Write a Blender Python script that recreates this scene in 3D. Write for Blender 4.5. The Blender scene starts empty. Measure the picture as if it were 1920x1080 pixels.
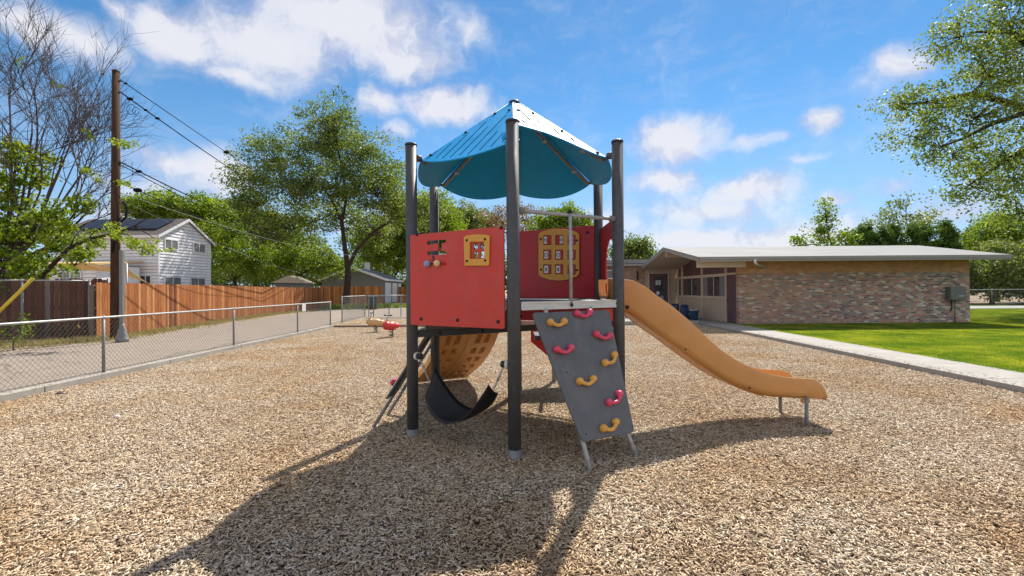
import bpy, math, random
import numpy as np
from mathutils import Vector, Matrix
random.seed(7)
rng = np.random.default_rng(11)
scene = bpy.context.scene
COL = scene.collection
R = math.radians

# ------------------------------------------------------------------ camera
CAM_H = 1.65; F_PX = 863.8; ROLL = 0.0076; PITCH = 0.0052
cd = bpy.data.cameras.new('camera'); cam = bpy.data.objects.new('camera', cd); COL.objects.link(cam)
cd.sensor_width = 36.0; cd.lens = F_PX / 1920 * 36.0; cd.clip_start = 0.05; cd.clip_end = 3000
cam.matrix_world = Matrix.Translation((0, 0, CAM_H)) @ Matrix.Rotation(math.pi/2 + PITCH, 4, 'X') @ Matrix.Rotation(-ROLL, 4, 'Z')
scene.camera = cam

def ray(u, v):
    du = (u-960)/F_PX; dv = (v-540)/F_PX
    a = du*math.cos(ROLL) - dv*math.sin(ROLL); b = du*math.sin(ROLL) + dv*math.cos(ROLL)
    return Vector((a, math.cos(PITCH)+b*math.sin(PITCH), math.sin(PITCH)-b*math.cos(PITCH)))
def at(u, v, Y):
    d = ray(u, v); t = Y/d.y
    return Vector((d.x*t, Y, CAM_H+d.z*t))
def gd(u, v, z=0.0):
    d = ray(u, v); t = (z-CAM_H)/d.z
    return Vector((d.x*t, d.y*t, z))
def at_x(u, v, X):
    d = ray(u, v); t = X/d.x
    return Vector((X, d.y*t, CAM_H+d.z*t))

# ------------------------------------------------------------------ light and exposure
SUN_AZ = 22.0; SUN_EL = 50.3
scene.view_settings.view_transform = 'Standard'; scene.view_settings.look = 'None'
scene.view_settings.exposure = 0.68; scene.view_settings.gamma = 1.0; scene.view_settings.use_curve_mapping = False
sl = bpy.data.lights.new('sun', 'SUN'); sl.energy = 5.0; sl.angle = R(0.53); sl.color = (1.0, 0.95, 0.87)
sun = bpy.data.objects.new('sun', sl); COL.objects.link(sun)
SD = Vector((math.sin(R(SUN_AZ))*math.cos(R(SUN_EL)), math.cos(R(SUN_AZ))*math.cos(R(SUN_EL)), math.sin(R(SUN_EL))))
sun.rotation_euler = SD.to_track_quat('Z', 'Y').to_euler(); sun.location = SD*60

world = bpy.data.worlds.new("World"); scene.world = world; world.use_nodes = True
scene.cycles.max_bounces = 8; scene.cycles.transparent_max_bounces = 16

class NT:
    """small helper for building node trees"""
    def __init__(s, nt): s.nt = nt; s.n = nt.nodes; s.l = nt.links
    def new(s, t, **k):
        n = s.n.new(t)
        for a, b in k.items(): setattr(n, a, b)
        return n
    def setin(s, n, i, v):
        if v is None: return
        if isinstance(v, bpy.types.NodeSocket): s.l.new(v, n.inputs[i])
        else: n.inputs[i].default_value = v
    def math(s, op, a, b=None, c=None, clamp=False):
        n = s.new('ShaderNodeMath', operation=op, use_clamp=clamp)
        s.setin(n, 0, a); s.setin(n, 1, b)
        if c is not None: s.setin(n, 2, c)
        return n.outputs[0]
    def vm(s, op, a, b=None, c=None, out=0):
        n = s.new('ShaderNodeVectorMath', operation=op)
        s.setin(n, 0, a); s.setin(n, 1, b)
        if c is not None: s.setin(n, 2, c)
        return n.outputs[out]
    def mix(s, f, a, b, blend='MIX'):
        n = s.new('ShaderNodeMix', data_type='RGBA', blend_type=blend)
        s.setin(n, 0, f); s.setin(n, 6, a); s.setin(n, 7, b)
        return n.outputs[2]
    def noise(s, vec, scale, detail=3, rough=0.5, out=0, dist=0.0):
        n = s.new('ShaderNodeTexNoise'); s.setin(n, 'Vector', vec)
        n.inputs['Scale'].default_value = scale; n.inputs['Detail'].default_value = detail
        n.inputs['Roughness'].default_value = rough; n.inputs['Distortion'].default_value = dist
        return n.outputs[out]
    def ramp(s, f, stops, interp='LINEAR'):
        n = s.new('ShaderNodeValToRGB'); s.setin(n, 0, f); r = n.color_ramp; r.interpolation = interp
        while len(r.elements) < len(stops): r.elements.new(0.5)
        for e, (p, c) in zip(r.elements, stops):
            e.position = p; e.color = tuple(c)+(1,) if len(c) == 3 else c
        return n.outputs[0]
    def mr(s, f, a, b, c=0.0, d=1.0, interp='LINEAR'):
        n = s.new('ShaderNodeMapRange', interpolation_type=interp); s.setin(n, 0, f)
        for i, x in enumerate((a, b, c, d)): s.setin(n, i+1, x)
        return n.outputs[0]

def build_world():
    t = NT(world.node_tree); t.n.clear()
    out = t.new('ShaderNodeOutputWorld')
    sky = t.new('ShaderNodeTexSky', sky_type='NISHITA'); sky.sun_disc = False
    sky.sun_elevation = R(SUN_EL); sky.sun_rotation = R(SUN_AZ)
    sky.air_density = 1.0; sky.dust_density = 0.15; sky.ozone_density = 3.0; sky.altitude = 1400
    hs = t.new('ShaderNodeHueSaturation'); t.l.new(sky.outputs[0], hs.inputs['Color'])
    hs.inputs['Saturation'].default_value = 1.22; hs.inputs['Value'].default_value = 1.0; hs.inputs['Hue'].default_value = 0.492
    bg = t.new('ShaderNodeBackground'); bg.inputs['Strength'].default_value = 0.095
    t.l.new(hs.outputs[0], bg.inputs['Color'])
    tc = t.new('ShaderNodeTexCoord'); d = tc.outputs['Generated']
    sp = t.new('ShaderNodeSeparateXYZ'); t.l.new(d, sp.inputs[0])
    az = t.math('ARCTAN2', sp.outputs[0], sp.outputs[1]); el = t.math('ARCSINE', sp.outputs[2])
    cb = t.new('ShaderNodeCombineXYZ'); t.setin(cb, 0, az); t.setin(cb, 1, el)
    q = cb.outputs[0]
    w1 = t.noise(q, 5.0, 3, 0.55, out=1); w2 = t.noise(q, 17.0, 3, 0.6, out=1)
    wv = t.vm('ADD', t.vm('MULTIPLY_ADD', w1, (0.14, 0.08, 0), (-0.07, -0.04, 0)), t.vm('MULTIPLY_ADD', w2, (0.05, 0.035, 0), (-0.025, -0.0175, 0)))
    qw = t.vm('ADD', q, wv)
    blobs = [(330,60,120,60,1),(500,80,160,85,1),(660,40,210,85,1.1),(760,105,120,48,1),(470,145,95,28,.9),(880,70,40,60,.6),
      (715,190,50,38,.9),(835,200,100,36,1),(735,247,36,24,.6),(60,55,75,55,.9),(140,70,100,50,.9),(205,10,40,35,.8),
      (330,300,100,42,.8),(405,325,60,48,1),(290,350,90,35,.6),(1265,262,115,55,1.05),(1240,345,80,30,.9),(1400,357,105,30,1),
      (1320,395,190,40,.75),(1525,232,56,30,.95),(1690,130,75,45,1),(1630,160,40,40,.45),(1565,375,55,20,.7),(1680,352,60,22,.6),
      (1440,440,320,40,.85),(1300,452,160,26,1.0),(1780,390,110,40,.7),(1100,430,220,40,.6),(1425,262,50,18,.45),(1505,305,45,12,.4),(800,420,260,40,.5),
      (300,430,250,60,.5)]
    acc = None
    for (u, v, ru, rv, w) in blobs:
        r = ray(u, v).normalized(); a0 = math.atan2(r.x, r.y); e0 = math.asin(r.z)
        r2 = ray(u+ru, v).normalized(); r3 = ray(u, v+rv).normalized()
        ra = abs(math.atan2(r2.x, r2.y)-a0)*1.32; re = abs(math.asin(r3.z)-e0)*1.32
        v0 = t.vm('MULTIPLY_ADD', qw, (1/ra, 1/re, 0), (-a0/ra, -e0/re, 0))
        ln = t.vm('LENGTH', v0, out=1)
        m = t.math('MULTIPLY_ADD', ln, -w, w)
        acc = m if acc is None else t.math('SMOOTH_MAX', acc, m, 0.25)
    # unseen clouds added behind the viewer, to brighten surfaces that face the camera
    pq = t.vm('DIVIDE', d, t.new('ShaderNodeCombineXYZ').outputs[0])
    far = t.noise(d, 2.2, 4, 0.5)
    farm = t.math('MULTIPLY', t.mr(far, 0.42, 0.60, 0, 1.3), t.mr(sp.outputs[1], 0.30, -0.1))
    acc = t.math('MAXIMUM', acc, farm)
    fb = t.noise(qw, 10.0, 10, 0.64)
    dens = t.math('ADD', acc, t.math('MULTIPLY_ADD', fb, 1.1, -0.62))
    mask = t.mr(dens, -0.12, 0.72, interp='SMOOTHSTEP')
    ci = t.noise(t.vm('MULTIPLY', qw, (2.0, 7.0, 1)), 3.2, 6, 0.62)
    cir = t.math('MULTIPLY', t.mr(ci, 0.5, 0.8), 0.30)
    lowhaze = t.math('MULTIPLY', t.mr(el, 0.42, 0.02, 0, 1, 'SMOOTHSTEP'), t.mr(t.noise(qw, 4.0, 5, 0.6), 0.3, 0.7, 0.45, 0.85))
    mask = t.math('MAXIMUM', mask, cir)
    mask = t.math('MULTIPLY', mask, 0.93)
    fs = t.noise(t.vm('ADD', qw, (-0.02, -0.035, 0)), 7.0, 5, 0.6)
    shade = t.mr(t.math('SUBTRACT', fb, fs), -0.12, 0.16)
    core = t.mr(dens, 0.1, 0.9)
    ccol = t.mix(t.math('MULTIPLY', t.math('ADD', shade, core, clamp=True), 0.85), (0.55, 0.57, 0.76, 1), (0.96, 0.96, 1.0, 1))
    bc = t.new('ShaderNodeBackground'); t.l.new(ccol, bc.inputs['Color']); t.setin(bc, 'Strength', t.mr(sp.outputs[1], 0.25, -0.2, 0.60, 0.60))
    mx = t.new('ShaderNodeMixShader'); t.setin(mx, 0, mask); t.l.new(bg.outputs[0], mx.inputs[1]); t.l.new(bc.outputs[0], mx.inputs[2])
    bh = t.new('ShaderNodeBackground'); bh.inputs['Color'].default_value = (0.46, 0.66, 0.97, 1); bh.inputs['Strength'].default_value = 0.54
    m0 = t.new('ShaderNodeMixShader'); t.setin(m0, 0, lowhaze); t.l.new(bg.outputs[0], m0.inputs[1]); t.l.new(bh.outputs[0], m0.inputs[2]); t.l.new(m0.outputs[0], mx.inputs[1])
    t.l.new(mx.outputs[0], out.inputs['Surface'])
build_world()

# ------------------------------------------------------------------ materials
def pbsdf(t, color, rough=0.6, metal=0.0, bump=None, bstr=0.3, bdist=0.01, spec=0.5, coat=0.0):
    p = t.new('ShaderNodeBsdfPrincipled')
    t.setin(p, 'Base Color', color if isinstance(color, bpy.types.NodeSocket) else tuple(color)+(1,))
    t.setin(p, 'Roughness', rough); t.setin(p, 'Metallic', metal); t.setin(p, 'Specular IOR Level', spec)
    if coat: t.setin(p, 'Coat Weight', coat)
    if bump is not None:
        b = t.new('ShaderNodeBump'); b.inputs['Strength'].default_value = bstr; b.inputs['Distance'].default_value = bdist
        t.setin(b, 'Height', bump); t.l.new(b.outputs[0], p.inputs['Normal'])
    return p
def newmat(name):
    m = bpy.data.materials.new(name); m.use_nodes = True
    t = NT(m.node_tree); t.n.clear(); o = t.new('ShaderNodeOutputMaterial')
    return m, t, o
def simple(name, col, rough=0.5, metal=0.0, var=0.12, scale=6.0, bump=0.15, bscale=60, spec=0.5, dirt=None, stretch=(1,1,1), coat=0.0, bdist=0.003, specks=None):
    m, t, o = newmat(name)
    g = t.new('ShaderNodeNewGeometry').outputs['Position']
    gp = t.vm('MULTIPLY', g, stretch)
    n1 = t.noise(gp, scale, 5, 0.6); n2 = t.noise(gp, bscale, 3, 0.6)
    lo = tuple(c*(1-var) for c in col)+(1,); hi = tuple(min(1, c*(1+var)) for c in col)+(1,)
    c = t.mix(t.mr(n1, 0.3, 0.7), lo, hi)
    if dirt: c = t.mix(t.math('MULTIPLY', t.mr(t.noise(gp, scale*0.45, 6, 0.7), 0.52, 0.72), dirt[1]), c, tuple(dirt[0])+(1,))
    if specks:
        sp_ = t.noise(t.vm('MULTIPLY', g, specks[2]), 1.0, 5, 0.75)
        c = t.mix(t.math('MULTIPLY', t.mr(sp_, 0.62, 0.72), specks[1]), c, tuple(specks[0])+(1,))
    rr = t.mr(n1, 0.3, 0.7, max(0.05, rough-0.08), min(1, rough+0.08))
    p = pbsdf(t, c, rr, metal, n2, bump, bdist, spec, coat)
    t.l.new(p.outputs[0], o.inputs['Surface'])
    return m
def attr_mat(name, stops, rough=0.8, world_var=None, bump=60, bstr=0.3, stretch=(1,1,1), grain=0.15, patches=False):
    """colour chosen per piece through the 'shade' attribute"""
    m, t, o = newmat(name)
    a = t.new('ShaderNodeAttribute', attribute_name='shade').outputs['Fac']
    g = t.new('ShaderNodeNewGeometry').outputs['Position']
    c = t.ramp(a, stops)
    n = t.noise(t.vm('MULTIPLY', g, stretch), bump, 4, 0.6)
    c = t.mix(grain, c, t.ramp(n, [(0.3, (0.1,)*3), (0.7, (1,)*3)]), 'MULTIPLY')
    if world_var:
        w = t.noise(g, world_var[0], 4, 0.6)
        c = t.mix(t.math('MULTIPLY', t.mr(w, 0.4, 0.65), world_var[2]), c, tuple(world_var[1])+(1,), 'MULTIPLY')
    if patches:
        w = t.noise(g, 0.28, 6, 0.65); c = t.mix(t.math('MULTIPLY', t.mr(w, 0.48, 0.62), 0.6), c, (1.0,0.86,0.66,1), 'MULTIPLY')
        w = t.noise(t.vm('ADD', g, (31,7,3)), 0.8, 7, 0.7); c = t.mix(t.math('MULTIPLY', t.mr(w, 0.54, 0.68), 0.5), c, (0.76,0.69,0.62,1), 'MULTIPLY')
    p = pbsdf(t, c, rough, 0, n, bstr, 0.004, 0.3)
    t.l.new(p.outputs[0], o.inputs['Surface'])
    return m
def leaf_mat(name, stops, trans=0.45, rough=0.5):
    m, t, o = newmat(name)
    a = t.new('ShaderNodeAttribute', attribute_name='shade').outputs['Fac']
    c = t.ramp(a, stops)
    p = pbsdf(t, c, rough, 0, None, spec=0.35)
    tr = t.new('ShaderNodeBsdfTranslucent')
    c2 = t.mix(1.0, c, (1.35, 1.45, 0.5, 1), 'MULTIPLY')
    t.l.new(c2, tr.inputs['Color'])
    mx = t.new('ShaderNodeMixShader'); mx.inputs[0].default_value = trans
    t.l.new(p.outputs[0], mx.inputs[1]); t.l.new(tr.outputs[0], mx.inputs[2])
    t.l.new(mx.outputs[0], o.inputs['Surface'])
    return m
def glass_dark(name, col=(0.03,0.035,0.04)):
    return simple(name, col, 0.08, 0, 0.3, 1.5, 0.02, 3, spec=0.7)

def brick_mat(name, axis, stops, mortar=(0.50,0.44,0.37), wash=None):
    m, t, o = newmat(name)
    g = t.new('ShaderNodeNewGeometry').outputs['Position']
    s = t.new('ShaderNodeSeparateXYZ'); t.l.new(g, s.inputs[0])
    bw, bh = 0.215, 0.0745
    zr = t.math('DIVIDE', s.outputs[2], bh); row = t.math('FLOOR', zr)
    off = t.math('MULTIPLY', t.math('MODULO', row, 2.0), 0.5)
    xr = t.math('ADD', t.math('DIVIDE', s.outputs[axis], bw), off); colm = t.math('FLOOR', xr)
    fx = t.math('FRACT', xr); fz = t.math('FRACT', zr)
    cb = t.new('ShaderNodeCombineXYZ'); t.setin(cb, 0, colm); t.setin(cb, 1, row)
    wn = t.new('ShaderNodeTexWhiteNoise'); wn.noise_dimensions = '2D'; t.l.new(cb.outputs[0], wn.inputs['Vector'])
    big = t.noise(g, 0.9, 3, 0.5)
    sel = t.math('ADD', wn.outputs[0], t.math('MULTIPLY_ADD', big, 0.35, -0.175), clamp=True)
    c = t.ramp(sel, stops, 'CONSTANT')
    wn2 = t.new('ShaderNodeTexWhiteNoise'); wn2.noise_dimensions = '2D'; t.l.new(t.vm('ADD', cb.outputs[0], (37.2, 11.7, 0)), wn2.inputs['Vector'])
    c = t.mix(0.5, c, t.ramp(wn2.outputs[0], [(0, (0.6,)*3), (1, (1.3,)*3)]), 'MULTIPLY')
    ed = t.math('MINIMUM', t.math('MULTIPLY', t.math('MINIMUM', fx, t.math('SUBTRACT', 1.0, fx)), bw), t.math('MULTIPLY', t.math('MINIMUM', fz, t.math('SUBTRACT', 1.0, fz)), bh))
    mm = t.mr(t.math('ADD', ed, t.math('MULTIPLY_ADD', t.noise(g, 40, 2), 0.004, -0.002)), 0.004, 0.0065)
    c = t.mix(mm, tuple(mortar)+(1,), c)
    if wash:
        # brown wash at the left; light bounced under the eave painted as orange courses
        k = t.math('MULTIPLY', t.mr(s.outputs[0], wash[0], wash[1], 1, 0, 'SMOOTHSTEP'), t.mr(t.noise(g, 1.6, 4), 0.3, 0.6, 0.45, 0.95))
        c = t.mix(t.math('MULTIPLY', k, 0.5), c, (0.40, 0.235, 0.15, 1))
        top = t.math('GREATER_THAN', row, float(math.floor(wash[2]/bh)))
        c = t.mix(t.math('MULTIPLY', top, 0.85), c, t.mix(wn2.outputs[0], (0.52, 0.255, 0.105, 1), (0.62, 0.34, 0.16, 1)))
    n = t.noise(g, 90, 4, 0.7)
    h = t.math('ADD', mm, t.math('MULTIPLY', n, 0.35))
    p = pbsdf(t, c, 0.85, 0, h, 0.6, 0.008, 0.3)
    t.l.new(p.outputs[0], o.inputs['Surface'])
    return m

M = {}
M['post'] = simple('post_grey', (0.080,0.080,0.083), 0.55, 0.0, 0.14, 9, 0.05, 200, spec=0.35, dirt=((0.15,0.135,0.12),0.4), specks=((0.26,0.24,0.22),0.5,(40,40,12)))
M['cap'] = simple('black_plastic', (0.02,0.02,0.021), 0.4, 0, 0.2, 20, 0.05)
M['galv'] = simple('galvanised_steel', (0.40,0.40,0.39), 0.5, 0.30, 0.22, 26, 0.12, 90, dirt=((0.25,0.24,0.22),0.4))
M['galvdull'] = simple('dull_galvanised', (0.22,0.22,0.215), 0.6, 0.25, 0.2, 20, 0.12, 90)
M['alu'] = simple('brushed_aluminium', (0.60,0.60,0.58), 0.45, 0.2, 0.1, 6, 0.08, 60, stretch=(1,1,6))
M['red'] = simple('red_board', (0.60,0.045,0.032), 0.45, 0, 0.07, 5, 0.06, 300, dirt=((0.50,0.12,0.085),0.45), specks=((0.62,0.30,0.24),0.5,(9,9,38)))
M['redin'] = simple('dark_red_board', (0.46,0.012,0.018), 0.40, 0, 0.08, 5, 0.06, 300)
M['blue'] = simple('blue_roof_board', (0.009,0.31,0.66), 0.52, 0, 0.06, 4, 0.02, 300, spec=0.2)
M['yellow'] = simple('yellow_board', (0.72,0.35,0.045), 0.42, 0, 0.07, 9, 0.06, 300)
M['slide'] = simple('orange_slide_plastic', (0.60,0.285,0.085), 0.42, 0, 0.07, 3, 0.05, 200, dirt=((0.58,0.35,0.17),0.5), coat=0.1, specks=((0.42,0.24,0.12),0.45,(14,30,30)))
M['slab'] = simple('grey_board', (0.115,0.116,0.118), 0.5, 0, 0.12, 5, 0.08, 300, dirt=((0.21,0.195,0.175),0.55), stretch=(1.6,1.6,0.7), specks=((0.32,0.30,0.27),0.5,(30,30,7)))
M['deck'] = simple('black_deck', (0.05,0.05,0.05), 0.7, 0, 0.2, 20, 0.3, 160)
M['holdy'] = simple('yellow_hold_plastic', (0.74,0.38,0.08), 0.38, 0, 0.12, 20, 0.1, 120, dirt=((0.5,0.22,0.05),0.5))
M['holdp'] = simple('pink_hold_plastic', (0.72,0.06,0.13), 0.33, 0, 0.15, 20, 0.1, 120, dirt=((0.66,0.22,0.25),0.5))
M['rubber'] = simple('black_rubber', (0.012,0.012,0.013), 0.55, 0, 0.2, 30, 0.1)
M['bolt'] = simple('dark_bolt', (0.03,0.03,0.032), 0.6, 0, 0.2, 30, 0.05, spec=0.2)
M['cream'] = simple('cream_plastic', (0.75,0.55,0.25), 0.35, 0, 0.06)
M['paleblue'] = simple('pale_blue_plastic', (0.28,0.36,0.52), 0.35, 0, 0.06)
M['white'] = simple('white_plastic', (0.72,0.72,0.70), 0.4, 0, 0.05)
M['green'] = simple('green_mark', (0.02,0.16,0.06), 0.5)
M['black'] = simple('black_mark', (0.02,0.02,0.02), 0.5)
M['groove'] = simple('dark_groove', (0.01,0.02,0.03), 1.0, spec=0.0)
M['mulchbase'] = simple('mulch_bed', (0.12,0.08,0.05), 0.95, 0, 0.55, 45, 1.0, 120, spec=0.1, bdist=0.02)
CH = [(0.0,(0.07,0.045,0.030)),(0.2,(0.27,0.185,0.12)),(0.42,(0.57,0.425,0.275)),(0.72,(0.79,0.65,0.465)),(1.0,(0.91,0.82,0.68))]
M['chip'] = attr_mat('wood_chip', CH, 0.85, (0.55,(0.84,0.73,0.60),0.75), 120, 0.3, grain=0.25, patches=True)
M['conc'] = simple('concrete', (0.345,0.32,0.285), 0.88, 0, 0.14, 2.2, 0.5, 130, spec=0.25, dirt=((0.25,0.225,0.195),0.6))
M['concd'] = simple('kerb_concrete', (0.35,0.32,0.275), 0.9, 0, 0.16, 3, 0.5, 110, spec=0.2, dirt=((0.30,0.26,0.22),0.6))
M['sleeper'] = simple('weathered_timber', (0.20,0.15,0.115), 0.9, 0, 0.25, 9, 0.5, 60, stretch=(0.3,1,4))
M['bark'] = simple('bark', (0.085,0.062,0.048), 0.95, 0, 0.35, 7, 1.0, 22, spec=0.1, stretch=(1,1,0.35), bdist=0.03)
M['barkd'] = simple('dark_bark', (0.055,0.040,0.032), 0.95, 0, 0.3, 9, 0.8, 40, spec=0.1, stretch=(1,1,0.4), bdist=0.02)
M['twig'] = simple('grey_twig', (0.085,0.066,0.060), 0.9, 0, 0.2, 9, 0.3)
M['polew'] = simple('creosoted_pole', (0.075,0.042,0.027), 0.9, 0, 0.4, 5, 0.8, 40, spec=0.15, stretch=(4,4,0.35), bdist=0.01)
PL = [(0,(0.14,0.042,0.014)),(0.3,(0.38,0.12,0.030)),(0.65,(0.55,0.20,0.052)),(1,(0.74,0.38,0.14))]
M['plank'] = attr_mat('cedar_plank', PL, 0.8, (0.5,(0.75,0.6,0.5),0.5), 14, 0.3, (3,3,0.25), 0.7)
PD = [(0,(0.05,0.022,0.014)),(0.55,(0.17,0.060,0.030)),(0.9,(0.24,0.10,0.055)),(1,(0.30,0.25,0.22))]
M['plankd'] = attr_mat('old_brown_plank', PD, 0.85, (0.6,(0.6,0.5,0.4),0.5), 14, 0.3, (3,3,0.25), 0.45)
M['wallwhite'] = simple('white_siding', (0.80,0.80,0.81), 0.7, 0, 0.06, 1.2, 0.15, 40, dirt=((0.66,0.65,0.64),0.4))
M['trim'] = simple('white_trim', (0.72,0.72,0.72), 0.6)
M['shingle'] = simple('brown_shingle', (0.085,0.068,0.060), 0.9, 0, 0.35, 9, 0.5, 12, stretch=(0.5,0.5,4), bdist=0.02)
M['shinglegrey'] = simple('grey_shingle', (0.17,0.18,0.20), 0.9, 0, 0.25, 6, 0.4, 12, stretch=(0.5,0.5,4))
M['solar'] = simple('solar_panel_glass', (0.012,0.014,0.020), 0.45, 0, 0.3, 3, 0.02)
M['glass'] = glass_dark('window_glass', (0.05,0.055,0.06))
M['glassm'] = simple('curtained_glass', (0.17,0.17,0.165), 0.15, 0, 0.35, 3, 0.02, 3, spec=0.6)
M['sail'] = simple('tan_sail_cloth', (0.62,0.42,0.20), 0.85, 0, 0.08, 3, 0.2, 200)
M['tan'] = simple('tan_painted_board', (0.47,0.36,0.255), 0.7, 0, 0.07, 2, 0.15, 40, dirt=((0.36,0.27,0.19),0.4))
M['tanl'] = simple('pale_tan_trim', (0.56,0.45,0.33), 0.65, 0, 0.06, 2, 0.1, 40)
M['soffit'] = simple('tan_soffit', (0.40,0.31,0.23), 0.8, 0, 0.08, 1.5, 0.15)
M['maroon'] = simple('maroon_door_paint', (0.115,0.062,0.066), 0.5, 0, 0.12, 3, 0.1, 40, dirt=((0.24,0.15,0.17),0.35), stretch=(1,1,0.3))
M['roofw'] = simple('pale_membrane_roof', (0.225,0.223,0.214), 0.85, 0, 0.05, 0.8, 0.1, 20, dirt=((0.18,0.176,0.17),0.4), stretch=(0.5,2,1))
M['fascia'] = simple('grey_fascia', (0.30,0.275,0.25), 0.5, 0, 0.06, 2, 0.05)
M['gutter'] = simple('white_gutter', (0.68,0.64,0.58), 0.45, 0, 0.05)
M['boxg'] = simple('grey_green_steel', (0.15,0.165,0.14), 0.5, 0.1, 0.1, 4, 0.05)
M['greyg'] = simple('grey_green_siding', (0.17,0.185,0.175), 0.75, 0, 0.1, 3, 0.2, 9, stretch=(4,4,0.3))
M['bin'] = simple('dark_bin_plastic', (0.03,0.036,0.042), 0.5)
M['bluep'] = simple('navy_plastic', (0.012,0.035,0.12), 0.4, 0, 0.15)
M['bucket'] = simple('slate_blue_plastic', (0.045,0.105,0.165), 0.45)
M['toyred'] = simple('red_toy_plastic', (0.60,0.035,0.03), 0.35)
M['tanbody'] = simple('tan_toy_plastic', (0.62,0.36,0.17), 0.4, 0, 0.1)
M['guy'] = simple('yellow_guard', (0.72,0.50,0.03), 0.45)
M['wire'] = simple('black_cable', (0.018,0.018,0.02), 0.95, spec=0.05)
M['wirel'] = simple('grey_cable', (0.12,0.12,0.12), 0.7, 0.1)
STOPS_BRICK = [(p_, tuple(min(1, x_*y_) for x_, y_ in zip(c_, (1.48, 1.56, 1.62)))) for p_, c_ in [(0.0,(0.115,0.085,0.085)),(0.10,(0.33,0.19,0.115)),(0.26,(0.24,0.155,0.12)),(0.42,(0.34,0.245,0.18)),(0.52,(0.26,0.125,0.10)),(0.64,(0.18,0.18,0.155)),(0.76,(0.44,0.37,0.28)),(0.86,(0.145,0.12,0.11)),(0.92,(0.38,0.16,0.125))]]
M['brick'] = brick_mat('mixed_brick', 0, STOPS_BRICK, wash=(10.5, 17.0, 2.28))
STOPS_B2 = [(0.0,(0.30,0.15,0.085)),(0.35,(0.37,0.19,0.105)),(0.6,(0.32,0.155,0.10)),(0.8,(0.41,0.24,0.14))]
M['brick2'] = brick_mat('orange_brick', 0, STOPS_B2)
M['brickside'] = brick_mat('mixed_brick_side', 1, STOPS_BRICK)

def asphalt_mat():
    m, t, o = newmat('old_asphalt')
    g = t.new('ShaderNodeNewGeometry').outputs['Position']
    n1 = t.noise(g, 0.35, 5, 0.6); n2 = t.noise(g, 55, 3, 0.8); n3 = t.noise(g, 3.5, 5, 0.7)
    c = t.ramp(n2, [(0.25,(0.10,0.080,0.062)),(0.5,(0.245,0.20,0.16)),(0.75,(0.42,0.355,0.285))])
    c = t.mix(t.mr(n3, 0.42, 0.7), c, (0.30,0.245,0.185,1))
    c = t.mix(t.math('MULTIPLY', t.mr(n1, 0.4, 0.65), 0.5), c, (0.26,0.215,0.175,1))
    v = t.new('ShaderNodeTexVoronoi', feature='DISTANCE_TO_EDGE'); v.inputs['Scale'].default_value = 0.45
    t.l.new(t.vm('ADD', g, t.vm('MULTIPLY', t.noise(g, 2.0, 4, 0.6, out=1), (0.7,0.7,0))), v.inputs['Vector'])
    c = t.mix(t.math('MULTIPLY', t.mr(v.outputs[0], 0.0, 0.012, 1, 0), 0.7), c, (0.07,0.06,0.05,1))
    p = pbsdf(t, c, 0.9, 0, n2, 0.6, 0.01, 0.2)
    t.l.new(p.outputs[0], o.inputs['Surface']); return m
M['asphalt'] = asphalt_mat()
M['dirt'] = simple('dry_ground', (0.32,0.25,0.175), 0.95, 0, 0.25, 1.3, 0.8, 40, spec=0.1, dirt=((0.18,0.16,0.07),0.6), bdist=0.02)
M['lawnbase'] = simple('lawn_soil', (0.085,0.13,0.018), 0.95, 0, 0.35, 2.5, 1.0, 60, spec=0.1, dirt=((0.16,0.13,0.05),0.5), bdist=0.02)
M['street'] = simple('street_asphalt', (0.34,0.33,0.32), 0.85, 0, 0.1, 1, 0.2)
def grass_mat():
    m, t, o = newmat('grass_blade')
    a = t.new('ShaderNodeAttribute', attribute_name='shade').outputs['Fac']
    g = t.new('ShaderNodeNewGeometry').outputs['Position']
    c = t.ramp(a, [(0,(0.06,0.11,0.014)),(0.45,(0.12,0.20,0.024)),(0.85,(0.21,0.285,0.045)),(0.95,(0.28,0.26,0.09)),(1,(0.40,0.33,0.16))])
    w = t.noise(g, 0.7, 6, 0.65)
    c = t.mix(t.math('MULTIPLY', t.mr(w, 0.42, 0.62), 0.75), c, (0.42,0.40,0.07,1))
    w3 = t.noise(g, 2.6, 5, 0.6)
    c = t.mix(t.math('MULTIPLY', t.mr(w3, 0.52, 0.66), 0.6), c, (0.10,0.19,0.02,1))
    c = t.mix(t.math('MULTIPLY', t.mr(t.noise(g, 1.3, 6, 0.7), 0.62, 0.72), 0.7), c, (0.38,0.32,0.16,1))
    p = pbsdf(t, c, 0.5, 0, None, spec=0.3)
    tr = t.new('ShaderNodeBsdfTranslucent'); t.l.new(t.mix(1.0, c, (1.5,1.6,0.5,1), 'MULTIPLY'), tr.inputs['Color'])
    mx = t.new('ShaderNodeMixShader'); mx.inputs[0].default_value = 0.5
    t.l.new(p.outputs[0], mx.inputs[1]); t.l.new(tr.outputs[0], mx.inputs[2]); t.l.new(mx.outputs[0], o.inputs['Surface'])
    return m
M['grass'] = grass_mat()
M['drygrass'] = leaf_mat('dry_grass_blade', [(0,(0.14,0.15,0.03)),(0.4,(0.34,0.27,0.12)),(1,(0.55,0.44,0.24))], 0.25)
L_ELM = [(0,(0.06,0.085,0.03)),(0.4,(0.12,0.165,0.042)),(0.75,(0.20,0.245,0.055)),(1,(0.33,0.35,0.11))]
L_YEL = [(0,(0.070,0.115,0.014)),(0.4,(0.145,0.21,0.018)),(0.75,(0.23,0.29,0.026)),(1,(0.33,0.35,0.05))]
L_BRN = [(0,(0.10,0.050,0.032)),(0.5,(0.22,0.12,0.065)),(1,(0.34,0.27,0.10))]
L_DRK = [(0,(0.04,0.085,0.016)),(0.5,(0.10,0.175,0.028)),(1,(0.24,0.30,0.045))]
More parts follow.
